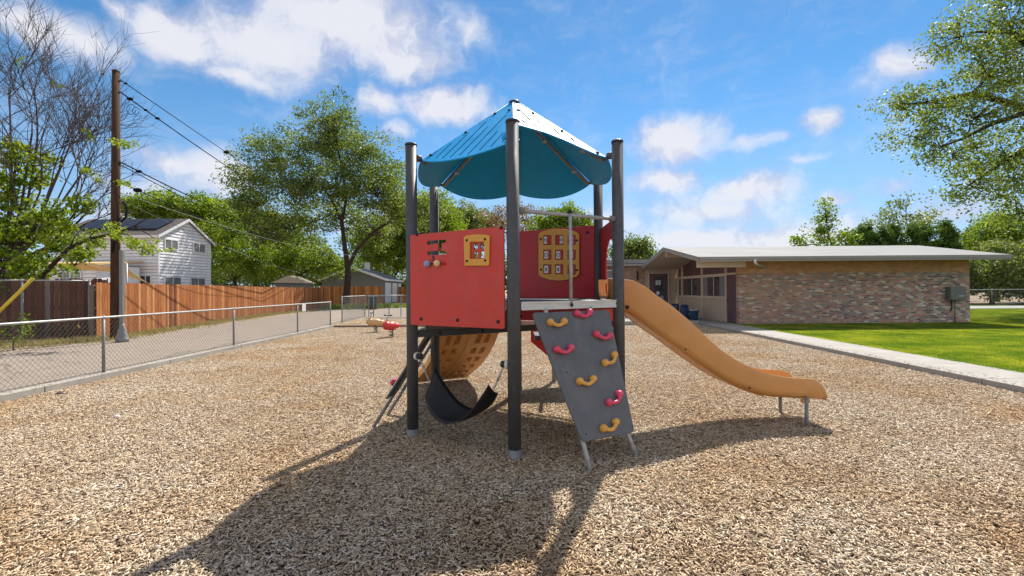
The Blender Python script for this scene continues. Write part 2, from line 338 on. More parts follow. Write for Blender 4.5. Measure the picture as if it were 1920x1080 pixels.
L_GRY = [(0,(0.09,0.12,0.045)),(0.5,(0.18,0.22,0.075)),(1,(0.30,0.32,0.14))]
M['elm'] = leaf_mat('elm_leaf', L_ELM); M['yel'] = leaf_mat('yellow_green_leaf', L_YEL, 0.5); M['brn'] = leaf_mat('bronze_leaf', L_BRN, 0.35)
M['drk'] = leaf_mat('dark_leaf', L_DRK, 0.3); M['gry'] = leaf_mat('silver_green_leaf', L_GRY, 0.4)

# ------------------------------------------------------------------ mesh helpers
ORIG = {}
def set_meta(o, label=None, cat=None, group=None, kind=None):
    if label: o['label'] = label
    if cat: o['category'] = cat
    if group: o['group'] = group
    if kind: o['kind'] = kind
def thing(name, label, cat, loc=(0,0,0), group=None):
    o = bpy.data.objects.new(name, None); COL.objects.link(o); o.location = loc; o.empty_display_size = 0.2
    ORIG[o.name] = Vector(loc); set_meta(o, label, cat, group); return o
def link(name, me, parent=None, loc=None):
    o = bpy.data.objects.new(name, me); COL.objects.link(o)
    if parent is not None:
        o.parent = parent; ORIG[o.name] = ORIG[parent.name]
        me.transform(Matrix.Translation(-ORIG[parent.name]))
    else:
        if loc is None:
            n = len(me.vertices); co = np.empty(n*3); me.vertices.foreach_get('co', co); co = co.reshape(-1, 3)
            loc = Vector(((co[:,0].min()+co[:,0].max())/2, (co[:,1].min()+co[:,1].max())/2, co[:,2].min()))
        me.transform(Matrix.Translation(-Vector(loc))); o.location = loc; ORIG[o.name] = Vector(loc)
    return o

class MB:
    def __init__(s): s.v = []; s.f = []; s.mi = []; s.sm = []; s.sh = []
    def add(s, vs, fs, mi=0, smooth=False, shade=None):
        b = len(s.v); s.v += [tuple(v) for v in vs]
        for f in fs: s.f.append(tuple(i+b for i in f)); s.mi.append(mi); s.sm.append(smooth)
        s.sh += [0.5 if shade is None else shade]*len(vs)
        return s
    def box(s, x0, y0, z0, x1, y1, z1, mi=0, shade=None):
        v = [(x0,y0,z0),(x1,y0,z0),(x1,y1,z0),(x0,y1,z0),(x0,y0,z1),(x1,y0,z1),(x1,y1,z1),(x0,y1,z1)]
        return s.add(v, [(0,3,2,1),(4,5,6,7),(0,1,5,4),(1,2,6,5),(2,3,7,6),(3,0,4,7)], mi, False, shade)
    def obox(s, c, ux, uy, uz, mi=0, shade=None):
        c = Vector(c); ux = Vector(ux); uy = Vector(uy); uz = Vector(uz)
        v = [c+a*ux+b*uy+d*uz for d in (-1,1) for a, b in ((-1,-1),(1,-1),(1,1),(-1,1))]
        return s.add(v, [(0,3,2,1),(4,5,6,7),(0,1,5,4),(1,2,6,5),(2,3,7,6),(3,0,4,7)], mi, False, shade)
    def beam(s, p0, p1, w, h, mi=0, up=(0,0,1)):
        p0 = Vector(p0); p1 = Vector(p1); d = (p1-p0); L = d.length; d.normalize()
        sd = d.cross(Vector(up)).normalized(); u = sd.cross(d)
        return s.obox((p0+p1)/2, d*L/2, sd*w/2, u*h/2, mi)
    def path(s, pts, rad, n=10, mi=0, caps=True, shade=None, smooth=True):
        pts = [Vector(p) for p in pts]
        if not isinstance(rad, (list, tuple)): rad = [rad]*len(pts)
        rings = []; prev = None
        for i, p in enumerate(pts):
            d = (pts[min(i+1, len(pts)-1)]-pts[max(i-1, 0)]).normalized()
            if prev is None:
                a = d.cross(Vector((0,0,1)) if abs(d.z) < 0.9 else Vector((1,0,0))).normalized()
            else:
                a = (prev-d*prev.dot(d)).normalized()
            prev = a; b = d.cross(a)
            rings.append([p+(a*math.cos(2*math.pi*k/n)+b*math.sin(2*math.pi*k/n))*rad[i] for k in range(n)])
        vs = [v for r in rings for v in r]; fs = []
        for i in range(len(rings)-1):
            for k in range(n):
                fs.append((i*n+k, i*n+(k+1) % n, (i+1)*n+(k+1) % n, (i+1)*n+k))
        s.add(vs, fs, mi, smooth, shade)
        if caps:
            b = len(s.v)-len(vs)
            for q, f in ((0, tuple(range(n))[::-1]), (len(rings)-1, tuple(range(n)))):
                s.f.append(tuple(b+q*n+k for k in f)); s.mi.append(mi); s.sm.append(False)
        return s
    def tube(s, p0, p1, r0, r1=None, n=16, mi=0, caps=True):
        return s.path([p0, p1], [r0, r0 if r1 is None else r1], n, mi, caps)
    def sphere(s, c, r, sc=(1,1,1), n=14, m=9, mi=0, rot=None):
        c = Vector(c); vs = []; fs = []
        for i in range(m+1):
            th = math.pi*i/m
            for k in range(n):
                ph = 2*math.pi*k/n
                v = Vector((r*sc[0]*math.sin(th)*math.cos(ph), r*sc[1]*math.sin(th)*math.sin(ph), r*sc[2]*math.cos(th)))
                if rot: v = rot @ v
                vs.append(c+v)
        for i in range(m):
            for k in range(n): fs.append((i*n+k, (i+1)*n+k, (i+1)*n+(k+1) % n, i*n+(k+1) % n))
        return s.add(vs, fs, mi, True)
    def lathe(s, c, prof, n=24, mi=0, smooth=True):
        c = Vector(c); vs = [c+Vector((r*math.cos(2*math.pi*k/n), r*math.sin(2*math.pi*k/n), z)) for r, z in prof for k in range(n)]
        fs = [(i*n+k, i*n+(k+1) % n, (i+1)*n+(k+1) % n, (i+1)*n+k) for i in range(len(prof)-1) for k in range(n)]
        return s.add(vs, fs, mi, smooth)
    def poly(s, pts, nrm_off, mi=0):
        """flat polygon given a thickness vector"""
        n = len(pts); o = Vector(nrm_off); a = [Vector(p) for p in pts]; b = [p+o for p in a]
        return s.add(a+b, [tuple(range(n))[::-1], tuple(range(n, 2*n))]+[(i, (i+1) % n, n+(i+1) % n, n+i) for i in range(n)], mi)
    def mesh(s, name, mats, shade=False):
        me = bpy.data.meshes.new(name); me.from_pydata(s.v, [], s.f)
        for m in (mats if isinstance(mats, (list, tuple)) else [mats]): me.materials.append(m)
        me.polygons.foreach_set('material_index', s.mi); me.polygons.foreach_set('use_smooth', s.sm)
        if shade:
            a = me.attributes.new('shade', 'FLOAT', 'POINT'); a.data.foreach_set('value', np.array(s.sh, dtype=np.float32))
        me.update(); return me
    def build(s, name, mats, parent=None, bevel=0, shade=False, loc=None):
        o = link(name, s.mesh(name, mats, shade), parent, loc)
        if bevel:
            b = o.modifiers.new('bevel', 'BEVEL'); b.width = bevel; b.segments = 2; b.limit_method = 'ANGLE'; b.angle_limit = R(40)
        return o

def np_mesh(name, V, Fq, mat, shade=None):
    me = bpy.data.meshes.new(name); V = np.asarray(V, dtype=np.float32); Fq = np.asarray(Fq, dtype=np.int32); k = Fq.shape[1]
    me.vertices.add(len(V)); me.vertices.foreach_set('co', V.ravel())
    me.loops.add(Fq.size); me.loops.foreach_set('vertex_index', Fq.ravel())
    me.polygons.add(len(Fq)); me.polygons.foreach_set('loop_start', np.arange(0, Fq.size, k, dtype=np.int32))
    me.polygons.foreach_set('loop_total', np.full(len(Fq), k, dtype=np.int32))
    me.materials.append(mat)
    if shade is not None:
        a = me.attributes.new('shade', 'FLOAT', 'POINT'); a.data.foreach_set('value', np.asarray(shade, dtype=np.float32))
    me.update(calc_edges=True); return me

def plate(name, outs, thick, fr, mat, parent, bevel=0.002):
    """a flat board cut to outline(s); fr = (origin, x axis, y axis) and outlines after the first are holes"""
    cu = bpy.data.curves.new(name, 'CURVE'); cu.dimensions = '2D'; cu.fill_mode = 'BOTH'
    cu.extrude = max(0.0005, thick/2-bevel); cu.bevel_depth = bevel; cu.offset = -bevel; cu.bevel_resolution = 1
    for o in outs:
        sp = cu.splines.new('POLY'); sp.points.add(len(o)-1); sp.use_cyclic_u = True
        for p, q in zip(sp.points, o): p.co = (q[0], q[1], 0, 1)
    tmp = bpy.data.objects.new(name, cu); me = bpy.data.meshes.new_from_object(tmp)
    bpy.data.objects.remove(tmp); me.name = name
    og, ux, uy = Vector(fr[0]), Vector(fr[1]).normalized(), Vector(fr[2]).normalized(); uz = ux.cross(uy).normalized()
    me.transform(Matrix(((ux.x,uy.x,uz.x,og.x),(ux.y,uy.y,uz.y,og.y),(ux.z,uy.z,uz.z,og.z),(0,0,0,1))))
    me.materials.clear(); me.materials.append(mat)
    return link(name, me, parent)
def rrect(x0, y0, x1, y1, r=0.01, n=4):
    o = []
    for cx, cy, a in ((x1-r, y1-r, 0), (x0+r, y1-r, 90), (x0+r, y0+r, 180), (x1-r, y0+r, 270)):
        for k in range(n+1):
            t = R(a+90*k/n); o.append((cx+r*math.cos(t), cy+r*math.sin(t)))
    return o
def rpoly(pts, r=0.03, n=4):
    out = []; m = len(pts)
    for i in range(m):
        p = Vector(pts[i]); a = (Vector(pts[i-1])-p); b = (Vector(pts[(i+1) % m])-p)
        ra = min(r, a.length*0.45); rb = min(r, b.length*0.45); a.normalize(); b.normalize()
        s0 = p+a*ra; s1 = p+b*rb
        for k in range(n+1):
            t = k/n; q = s0*(1-t)**2+p*2*t*(1-t)+s1*t*t; out.append((q.x, q.y))
    return out
def on_plane(u, v, fr):
    og, ux, uy = Vector(fr[0]), Vector(fr[1]).normalized(), Vector(fr[2]).normalized(); n = ux.cross(uy)
    d = ray(u, v); c = Vector((0,0,CAM_H)); t = (og-c).dot(n)/d.dot(n); p = c+d*t-og
    return p.dot(ux), p.dot(uy)
def frpt(fr, x, y, z=0):
    og, ux, uy = Vector(fr[0]), Vector(fr[1]).normalized(), Vector(fr[2]).normalized()
    return og+ux*x+uy*y+ux.cross(uy)*z
def bolt(parent, p, n, r=0.017, h=0.012, mat='bolt'):
    n = Vector(n).normalized(); p = Vector(p)
    MB().path([p, p+n*h*0.6, p+n*h], [r, r, r*0.55], 12).build('bolt', M[mat], parent)

# ------------------------------------------------------------------ the ground
def xl(Y): return -7.62-(Y-4.5)*0.030        # inner edge of the left kerb
def xr(Y): return 7.72+(Y-6.0)*0.050         # inner edge of the walkway
YR = 20.9
def quadpoly(name, pts, z, mat, kind='structure'):
    me = bpy.data.meshes.new(name); me.from_pydata([(x, y, z) for x, y in pts], [], [tuple(range(len(pts)))])
    me.materials.append(mat); o = link(name, me, None, (0,0,0)); o['kind'] = kind; return o
# the far ground: one sheet with the playground pit cut out of it
gs = MB(); B = 900
a0, a1, b0, b1 = xl(-30)-0.1, xl(26)-0.1, xr(-30)+0.1, xr(26)+0.1
gs.add([(-B,-B,0.07),(B,-B,0.07),(B,B,0.07),(-B,B,0.07),(a0,-30,0.07),(b0,-30,0.07),(b1,26,0.07),(a1,26,0.07)],
       [(0,1,5,4),(1,2,6,5),(2,3,7,6),(3,0,4,7)])
o = gs.build('ground', M['dirt'], loc=(0,0,0)); o['kind'] = 'structure'
quadpoly('mulch_bed_soil', [(a0,-30),(b0,-30),(xr(YR)+0.1,YR+0.1),(xl(YR)-0.1,YR+0.1)], 0.0, M['mulchbase'])
quadpoly('alley', [(xl(-30)-0.2,-30),(xl(27)-0.2,27),(4,27),(30,44),(30,52),(-17.2,52),(-13.4,13),(-16,8),(-22,-30)], 0.10, M['asphalt'])
quadpoly('lawn', [(xr(-30)+1.25,-30),(60,-30),(60,41),(19,41),(xr(20)+1.25,19.9)], 0.085, M['lawnbase'])
quadpoly('street', [(19,33.2),(80,33.2),(80,37.5),(19,37.5)], 0.095, M['street'])
# walkway slabs and kerbs
wk = MB(); Y = -6.0; k = 0
while Y < 20.0:
    Y2 = min(Y+1.52, 20.05); g = 0.006
    wk.add([(xr(Y),Y+g,-0.2),(xr(Y)+1.25,Y+g,-0.2),(xr(Y2)+1.25,Y2-g,-0.2),(xr(Y2),Y2-g,-0.2),
            (xr(Y),Y+g,0.125),(xr(Y)+1.25,Y+g,0.125),(xr(Y2)+1.25,Y2-g,0.125),(xr(Y2),Y2-g,0.125)],
           [(0,3,2,1),(4,5,6,7),(0,1,5,4),(1,2,6,5),(2,3,7,6),(3,0,4,7)]); Y = Y2
w = wk.build('walkway', M['conc'], bevel=0.012, loc=(0,0,0)); w['kind'] = 'structure'
pv = MB().box(5.0, YR+0.22, -0.2, 9.84, 27.6, 0.118); pv.box(8.5, 20.06, -0.2, 9.84, YR+0.21, 0.118)
o = pv.build('porch_slab', M['conc'], loc=(0,0,0)); o['kind'] = 'structure'
kb = MB(); Y = -4.0
while Y < YR-0.1:
    Y2 = min(Y+2.9, YR+0.05); g = 0.005
    kb.add([(xl(Y)-0.20,Y+g,-0.2),(xl(Y),Y+g,-0.2),(xl(Y2),Y2-g,-0.2),(xl(Y2)-0.20,Y2-g,-0.2),
            (xl(Y)-0.20,Y+g,0.135),(xl(Y),Y+g,0.135),(xl(Y2),Y2-g,0.135),(xl(Y2)-0.20,Y2-g,0.135)],
           [(0,3,2,1),(4,5,6,7),(0,1,5,4),(1,2,6,5),(2,3,7,6),(3,0,4,7)]); Y = Y2
o = kb.build('kerb', M['concd'], bevel=0.012, loc=(0,0,0)); o['kind'] = 'structure'
o = MB().box(1.2, YR, -0.2, 8.49, YR+0.2, 0.21).build('kerb', M['concd'], bevel=0.012, loc=(0,0,0)); o['kind'] = 'structure'
quadpoly('raised_bed_soil', [(-8.2,YR+0.1),(1.2,YR+0.1),(1.2,26),(-8.2,26)], 0.09, M['mulchbase'])
o = MB().box(-8.35, YR+0.02, -0.2, 1.19, YR+0.22, 0.12).build('timber_edging', M['sleeper'], bevel=0.01)
set_meta(o, 'long low timber sleeper along the back of the wood chip bed behind the spring riders', 'sleeper')
o = MB().box(-5.95, 26.0, 0.0, 1.2, 26.22, 0.36).build('timber_edging', M['sleeper'], bevel=0.01)
set_meta(o, 'dark timber sleeper lying further back, above the handlebars of the spring riders', 'sleeper')

# wood chips: one tile of loose chips laid out many times
def boxes_np(n, size, zr, L, W, T, pitch, roll, seed):
    r = np.random.default_rng(seed)
    l = r.uniform(*L, n)*0.5; w = r.uniform(*W, n)*0.5; th = r.uniform(*T, n)*0.5
    base = np.array([(-1,-1,-1),(1,-1,-1),(1,1,-1),(-1,1,-1),(-1,-1,1),(1,-1,1),(1,1,1),(-1,1,1)], float)
    V = np.repeat(base[None], n, 0)
    tp = r.uniform(0.35, 1.0, n)[:, None]; tp2 = r.uniform(0.5, 1.0, n)[:, None]
    V[:, :, 0] *= l[:, None]; V[:, :, 1] *= w[:, None]; V[:, :, 2] *= th[:, None]
    right = base[:, 0] > 0
    V[:, right, 1] *= tp; V[:, ~right, 1] *= tp2
    V[:, right, 1] += r.uniform(-0.004, 0.004, n)[:, None]
    V[:, right, 2] += r.uniform(-0.003, 0.003, n)[:, None]
    a = r.uniform(0, 2*np.pi, n); b = r.normal(0, pitch, n); c = r.normal(0, roll, n)
    def rot(V, ax, t):
        i, j = {'x': (1,2), 'y': (2,0), 'z': (0,1)}[ax]; C = np.cos(t)[:, None]; S = np.sin(t)[:, None]
        p = V[:, :, i]*C-V[:, :, j]*S; q = V[:, :, i]*S+V[:, :, j]*C; V[:, :, i] = p; V[:, :, j] = q
    rot(V, 'x', c); rot(V, 'y', b); rot(V, 'z', a)
    pos = np.stack([r.uniform(-size/2, size/2, n), r.uniform(-size/2, size/2, n), r.uniform(*zr, n)], 1)
    V += pos[:, None]
    F = np.array([(4,5,6,7),(0,1,5,4),(1,2,6,5),(2,3,7,6),(3,0,4,7)])
    Fq = (np.arange(n)[:, None, None]*8+F[None]).reshape(-1, 4)
    sh = np.clip(r.normal(0.53, 0.26, n), 0, 1)
    return V.reshape(-1, 3), Fq, np.repeat(sh, 8)
def tile_nodes(name, nx, ny, step, zj=0.0, seed=0):
    ng = bpy.data.node_groups.new(name, 'GeometryNodeTree')
    ng.interface.new_socket('Geometry', in_out='INPUT', socket_type='NodeSocketGeometry')
    ng.interface.new_socket('Geometry', in_out='OUTPUT', socket_type='NodeSocketGeometry')
    N = ng.nodes; Lk = ng.links
    gi = N.new('NodeGroupInput'); go = N.new('NodeGroupOutput')
    gr = N.new('GeometryNodeMeshGrid'); gr.inputs[0].default_value = step*(nx-1); gr.inputs[1].default_value = step*(ny-1)
    gr.inputs[2].default_value = nx; gr.inputs[3].default_value = ny
    ip = N.new('GeometryNodeInstanceOnPoints'); Lk.new(gr.outputs[0], ip.inputs['Points']); Lk.new(gi.outputs[0], ip.inputs['Instance'])
    ri = N.new('FunctionNodeRandomValue'); ri.data_type = 'INT'; ri.inputs[4].default_value = 0; ri.inputs[5].default_value = 3; ri.inputs[8].default_value = seed
    mu = N.new('ShaderNodeMath'); mu.operation = 'MULTIPLY'; mu.inputs[1].default_value = math.pi/2; Lk.new(ri.outputs[2], mu.inputs[0])
    cx = N.new('ShaderNodeCombineXYZ'); Lk.new(mu.outputs[0], cx.inputs[2]); Lk.new(cx.outputs[0], ip.inputs['Rotation'])
    rb = N.new('FunctionNodeRandomValue'); rb.data_type = 'INT'; rb.inputs[4].default_value = 0; rb.inputs[5].default_value = 1; rb.inputs[8].default_value = seed+5
    m2 = N.new('ShaderNodeMath'); m2.operation = 'MULTIPLY_ADD'; m2.inputs[1].default_value = 2; m2.inputs[2].default_value = -1; Lk.new(rb.outputs[2], m2.inputs[0])
    cs = N.new('ShaderNodeCombineXYZ'); Lk.new(m2.outputs[0], cs.inputs[0]); cs.inputs[1].default_value = 1; cs.inputs[2].default_value = 1
    Lk.new(cs.outputs[0], ip.inputs['Scale'])
    Lk.new(ip.outputs[0], go.inputs[0]); return ng
V, Fq, sh = boxes_np(36000, 2.2, (0.0, 0.034), (0.012, 0.046), (0.004, 0.0115), (0.002, 0.005), 0.20, 0.45, 3)
me = np_mesh('wood_chips', V, Fq, M['chip'], sh)
o = bpy.data.objects.new('wood_chips', me); COL.objects.link(o); o.location = (0.2, 2.2*4.75, 0)
o.modifiers.new('tiles', 'NODES').node_group = tile_nodes('chip_tiles', 8, 10, 2.2)
set_meta(o, 'loose tan and brown wood chips covering the whole play area', 'wood chips', None, 'stuff')
V, Fq, sh = boxes_np(14000, 2.6, (0.0, 0.03), (0.02, 0.065), (0.008, 0.018), (0.003, 0.006), 0.22, 0.45, 5)
me = np_mesh('wood_chips', V, Fq, M['chip'], sh)
o = bpy.data.objects.new('wood_chips', me); COL.objects.link(o); o.location = (-3.55, YR+2.75, 0.09)
o.modifiers.new('tiles', 'NODES').node_group = tile_nodes('far_chip_tiles', 4, 2, 2.4, seed=9)
set_meta(o, 'strip of wood chips in the raised bed behind the low timber sleeper', 'wood chips', None, 'stuff')

def blades_np(n, size, h, seed, wd=0.006):
    r = np.random.default_rng(seed)
    p = np.stack([r.uniform(-size/2, size/2, n), r.uniform(-size/2, size/2, n), np.zeros(n)], 1)
    a = r.uniform(0, 2*np.pi, n); H = r.uniform(*h, n); ln = r.normal(0, 0.45, n)*H; b = a+r.normal(1.57, 0.6, n)
    w = np.stack([np.cos(a), np.sin(a), 0*a], 1)*(wd/2); lean = np.stack([np.cos(b)*ln, np.sin(b)*ln, 0*a], 1)
    up = np.zeros((n,3)); up[:,2] = H
    V = np.stack([p-w, p+w, p+w*0.7+lean*0.35+up*0.6, p-w*0.7+lean*0.35+up*0.6, p+lean+up], 1)
    F = (np.arange(n)[:, None, None]*5+np.array([[(0,1,2),(0,2,3),(3,2,4)]])[0]).reshape(-1, 3)
    return V.reshape(-1,3), F, np.repeat(np.clip(r.normal(0.45, 0.24, n), 0, 1), 5)
V, Fq, sh = blades_np(24000, 2.0, (0.025, 0.065), 4)
me = np_mesh('lawn_grass', V, Fq, M['grass'], sh)
o = bpy.data.objects.new('lawn_grass', me); COL.objects.link(o)
ang = -math.atan(0.05); o.rotation_euler = (0, 0, ang)
loc = Vector((xr(3)+1.27, 3.0, 0.085)); c = Matrix.Rotation(ang, 3, 'Z') @ Vector((1.0+2.0*8.5, 1.0+2.0*7, 0)); o.location = loc+c
o.modifiers.new('tiles', 'NODES').node_group = tile_nodes('grass_tiles', 18, 15, 2.0, seed=2)
set_meta(o, 'short bright green lawn grass beside the walkway and brick building', 'grass', None, 'stuff')

# ------------------------------------------------------------------ play tower
CX, CY, S6 = 0.0462, 5.8415, 1.339
def hexp(a, r=S6, z=0.0):
    t = R(a-1.376); return Vector((CX+r*math.cos(t), CY+r*math.sin(t), z))
HP = {'F': -90, 'R': -30, 'BR': 30, 'B': 90, 'BL': 150, 'L': 210}
PT = {k: hexp(a) for k, a in HP.items()}
ZT = 3.318; ZD = 1.54; Z2 = Vector((0,0,1))
tower = thing('play_tower', 'six-post playground tower with blue pointed roof, red side boards, grey climbing board and orange slide', 'play structure', (CX, CY, 0))
for k, p in PT.items():
    q = MB().tube(p+Z2*0.10, p+Z2*(ZT-0.02), 0.0635, n=32).build('post', M['post'], tower)
    MB().path([p+Z2*(ZT-0.03), p+Z2*(ZT-0.006), p+Z2*ZT], [0.0665, 0.0665, 0.058], 32).build('post_cap', M['cap'], q)
    MB().tube(p+Z2*-0.2, p+Z2*0.105, 0.066, n=32).build('base_sleeve', M['galvdull'], q)

# roof
ZA = at(962, 187, CY).z-0.03; ZC = 3.13; RC = 1.215
apex = Vector((CX, CY, ZA))
def roof_panel(ka, kb, prof, grooves):
    a = hexp(HP[ka], RC, ZC); b = hexp(HP[kb], RC, ZC)
    ux = (b-a).normalized(); mid = (a+b)/2; uy = (apex-mid).normalized(); W = (b-a).length; Hh = (apex-mid).length
    nrm = ux.cross(uy)
    if nrm.z < 0: sgn = -1
    else: sgn = 1
    fr = (mid+nrm*sgn*0.012, ux, uy)
    e = 0.012
    n = 36; pts = []
    for i in range(n+1):
        t = i/n; x = -W/2+e+(W-2*e)*t; pts.append((x, prof(t)))
    topw = 0.05
    pts += [(topw, Hh-0.06), (-topw, Hh-0.06)]
    pn = plate('roof_panel', [pts], 0.016, fr, M['blue'], tower, 0.003)
    for (t, y0, y1) in grooves:
        x = -W/2+W*t; lim = Hh*(1-abs(2*t-1))-0.09; y1 = min(y1, lim)
        if y1 <= y0+0.05: continue
        c = frpt(fr, x, (y0+y1)/2, sgn*0.0085); MB().obox(c, ux*(0.0055 if (ka, kb) != ('F', 'R') else 0.013), uy*(y1-y0)/2, nrm*0.0012).build('roof_groove', M['groove'], pn)
    for side in (-1, 1):
        for fy in ((0.06, 0.42, 0.74, 0.90) if (ka, kb) != ('F', 'R') or side > 0 else (0.03, 0.45, 0.74, 0.90)):
            y = Hh*fy; x = side*(W/2*(1-fy)-0.055)
            if abs(x) < 0.02: continue
            bolt(pn, frpt(fr, x, y, sgn*0.008), nrm*sgn, 0.02, 0.016)
    return pn
droop = lambda d: (lambda t: -d*math.sin(math.pi*t)**0.75)
def interp(xs, ys): return lambda t: float(np.interp(t, xs, ys))
G1 = [(0.10,0.05,0.2),(0.2,-0.03,0.33),(0.3,-0.08,0.55),(0.4,-0.10,0.8),(0.5,-0.09,0.62),(0.6,-0.12,0.9),(0.7,-0.06,0.4),(0.8,-0.02,0.3),(0.89,0.04,0.2)]
_af = interp([0,0.015,0.04,0.09,0.25,0.5,0.65,0.78,0.9,1],[0,0.02,0.30,0.47,0.52,0.44,0.32,0.17,0.04,0])
sm = lambda t: _af(t)
roof_panel('F', 'R', lambda t: sm(t), [(0.34,0.62,0.72),(0.44,0.58,1.05),(0.54,0.60,0.82),(0.66,0.45,0.62),(0.77,0.32,0.42)])
roof_panel('L', 'F', droop(0.17), G1)
roof_panel('R', 'BR', droop(0.18), G1)
roof_panel('BR', 'B', droop(0.18), G1); roof_panel('B', 'BL', droop(0.18), G1); roof_panel('BL', 'L', droop(0.18), G1)
MB().path([apex+Z2*-0.07, apex+Z2*0.0, apex+Z2*0.015], [0.075, 0.07, 0.05], 24).build('roof_cap', M['cap'], tower)
for k in HP:
    c = hexp(HP[k], RC-0.02, ZC-0.035); p = PT[k]; ap = apex-Z2*0.09
    d = (c-Vector((p.x, p.y, c.z))).normalized()
    rf = MB().tube(c+(ap-c)*0.02, ap, 0.021, n=12).build('rafter', M['galvdull'], tower)
    for f in (0.22, 0.62):
        q = c+(ap-c)*f
        MB().path([q-Z2*0.03, q+Z2*0.012], [0.034, 0.034], 10).build('clamp', M['galv'], rf)
    pz = Vector((p.x, p.y, ZC+0.03))
    MB().path([pz+d*0.05, pz+d*0.115], [0.042, 0.036], 16).tube(pz+d*0.10, c+(ap-c)*0.03, 0.02, n=10).build('rafter_bracket', M['post'], tower)

# deck and its frame
ring = [hexp(a, S6-0.03) for a in (-90,-30,30,90,150,210)]
d_ = MB(); d_.poly([Vector((p.x, p.y, ZD-0.035)) for p in ring], (0,0,0.033)); d_.build('deck', M['deck'], tower, bevel=0.004)
order = ['F','R','BR','B','BL','L']
for i in range(6):
    a = PT[order[i]]; b = PT[order[(i+1) % 6]]; d = (b-a).normalized(); out = Vector((d.y, -d.x, 0))
    if out.dot((a+b)/2-Vector((CX,CY,0))) < 0: out = -out
    p0 = a+d*0.066; p1 = b-d*0.066
    m = MB(); c = (p0+p1)/2+out*0.012; hl = (p1-p0)/2
    m.obox(c+Z2*(ZD-0.045), hl, out*0.022, Z2*0.042); m.obox(c+out*0.024+Z2*(ZD-0.012), hl, out*0.006, Z2*0.010); m.obox(c+out*0.024+Z2*(ZD-0.072), hl, out*0.006, Z2*0.013)
    m.build('deck_beam', M['alu'], tower, bevel=0.002)
    if order[i] in ('BR','B','BL'):
        MB().obox(c+Z2*1.15, hl, out*0.02, Z2*0.035).build('lower_rail', M['alu'], tower, bevel=0.002)
zb = 1.165
a = PT['L']+Z2*zb; b = PT['BR']+Z2*zb; d = (b-a).normalized()
lb = MB().beam(a+d*0.06, b-d*0.06, 0.05, 0.075).build('cross_beam', M['post'], tower, bevel=0.006)
nn = Vector((d.y, -d.x, 0))
for f in (0.12, 0.32, 0.50): bolt(lb, a+(b-a)*f+nn*0.025, nn)
sk = (PT['L']+d*0.15, PT['L']+d*1.28)
MB().poly([sk[0]+nn*0.03+Z2*(zb+0.04), sk[1]+nn*0.03+Z2*(zb+0.04), sk[1]+nn*0.03+Z2*1.49, sk[0]+nn*0.03+Z2*1.49], -nn*0.012).build('skirt_board', M['slab'], tower)

# red front board with its cut-outs
ux = (PT['F']-PT['L']).normalized(); outF = Vector((ux.y, -ux.x, 0))
frF = (PT['L']+outF*0.055, ux, Z2)
def hole(u0, v0, u1, v1, fr, r=0.012):
    x0, y1 = on_plane(u0, v0, fr); x1, y0 = on_plane(u1, v1, fr); return rrect(x0, y0, x1, y1, r, 3)
def zpt(x, y): return on_plane(780+x/4.8, 340+y/4.8, frF)
H1 = [zpt(*q) for q in [(98,546),(120,536),(270,524),(276,548),(236,556),(232,626),(274,630),(274,658),(120,666),(104,656),(102,640),(118,632),(204,624),(202,556),(118,572),(100,566)]]
stem = [zpt(*q) for q in [(150,672),(170,671),(172,720),(150,722)]]
wins = [hole(780+a/4.8, 340+b/4.8, 780+c/4.8, 340+e/4.8, frF, 0.014) for a, b, c, e in [(519,560,560,612),(582,558,622,610),(519,636,560,690),(582,634,622,688)]]
xa, ya = on_plane(779, 435, frF)
fb_ = plate('front_board', [rpoly([(0.035,1.275),(1.272,1.275),(1.272,2.275),(0.035,2.275)], 0.02), H1, stem]+wins, 0.019, frF, M['red'], tower, 0.003)
o1 = [zpt(*q) for q in [(450,762),(670,760),(676,490),(640,482),(555,478),(480,487),(444,500)]]
o2 = [zpt(*q) for q in [(498,700),(628,697),(628,545),(498,548)]]
fr2 = (Vector(frF[0])+outF*0.021, ux, Z2)
plate('window_frame', [rpoly(o1, 0.015), rpoly(o2, 0.008)], 0.018, fr2, M['yellow'], fb_, 0.004)
for q in ((473,533),(636,523),(474,718),(638,713)):
    x, y = zpt(*q); bolt(fb_, frpt(fr2, x, y, 0.0085), outF, 0.013, 0.01)
for u, v in ((783,440),(942,427),(791,598),(859,600),(935,603)):
    x, y = on_plane(u, v, frF); bolt(fb_, frpt(frF, min(max(x, 0.06), 1.245), y, 0.009), outF, 0.018, 0.012)
for u, v, m_, nm in ((804.8,495,'paleblue','bead'),(823.3,494,'cream','bead')):
    x, y = on_plane(u, v, frF); c = frpt(frF, x, y, 0.035)
    MB().sphere(c, 0.037, (1,0.75,1)).build('bead', M[m_], fb_)
x, y = on_plane(834, 494, frF); x0, y0 = on_plane(800, 495, frF)
MB().tube(frpt(frF, x0, y0, 0.015), frpt(frF, x, y, 0.015), 0.007, n=8).sphere(frpt(frF, x, y, 0.015), 0.018, mi=1).build('bead_rod', [M['cap'], M['redin']], fb_)
for u, v in ((914,579),(928,583.5),(942.5,579)):
    x, y = on_plane(u, v, frF); bolt(fb_, frpt(frF, x, y, 0.0085), outF, 0.004, 0.002)
# tracks seen dark behind the slots

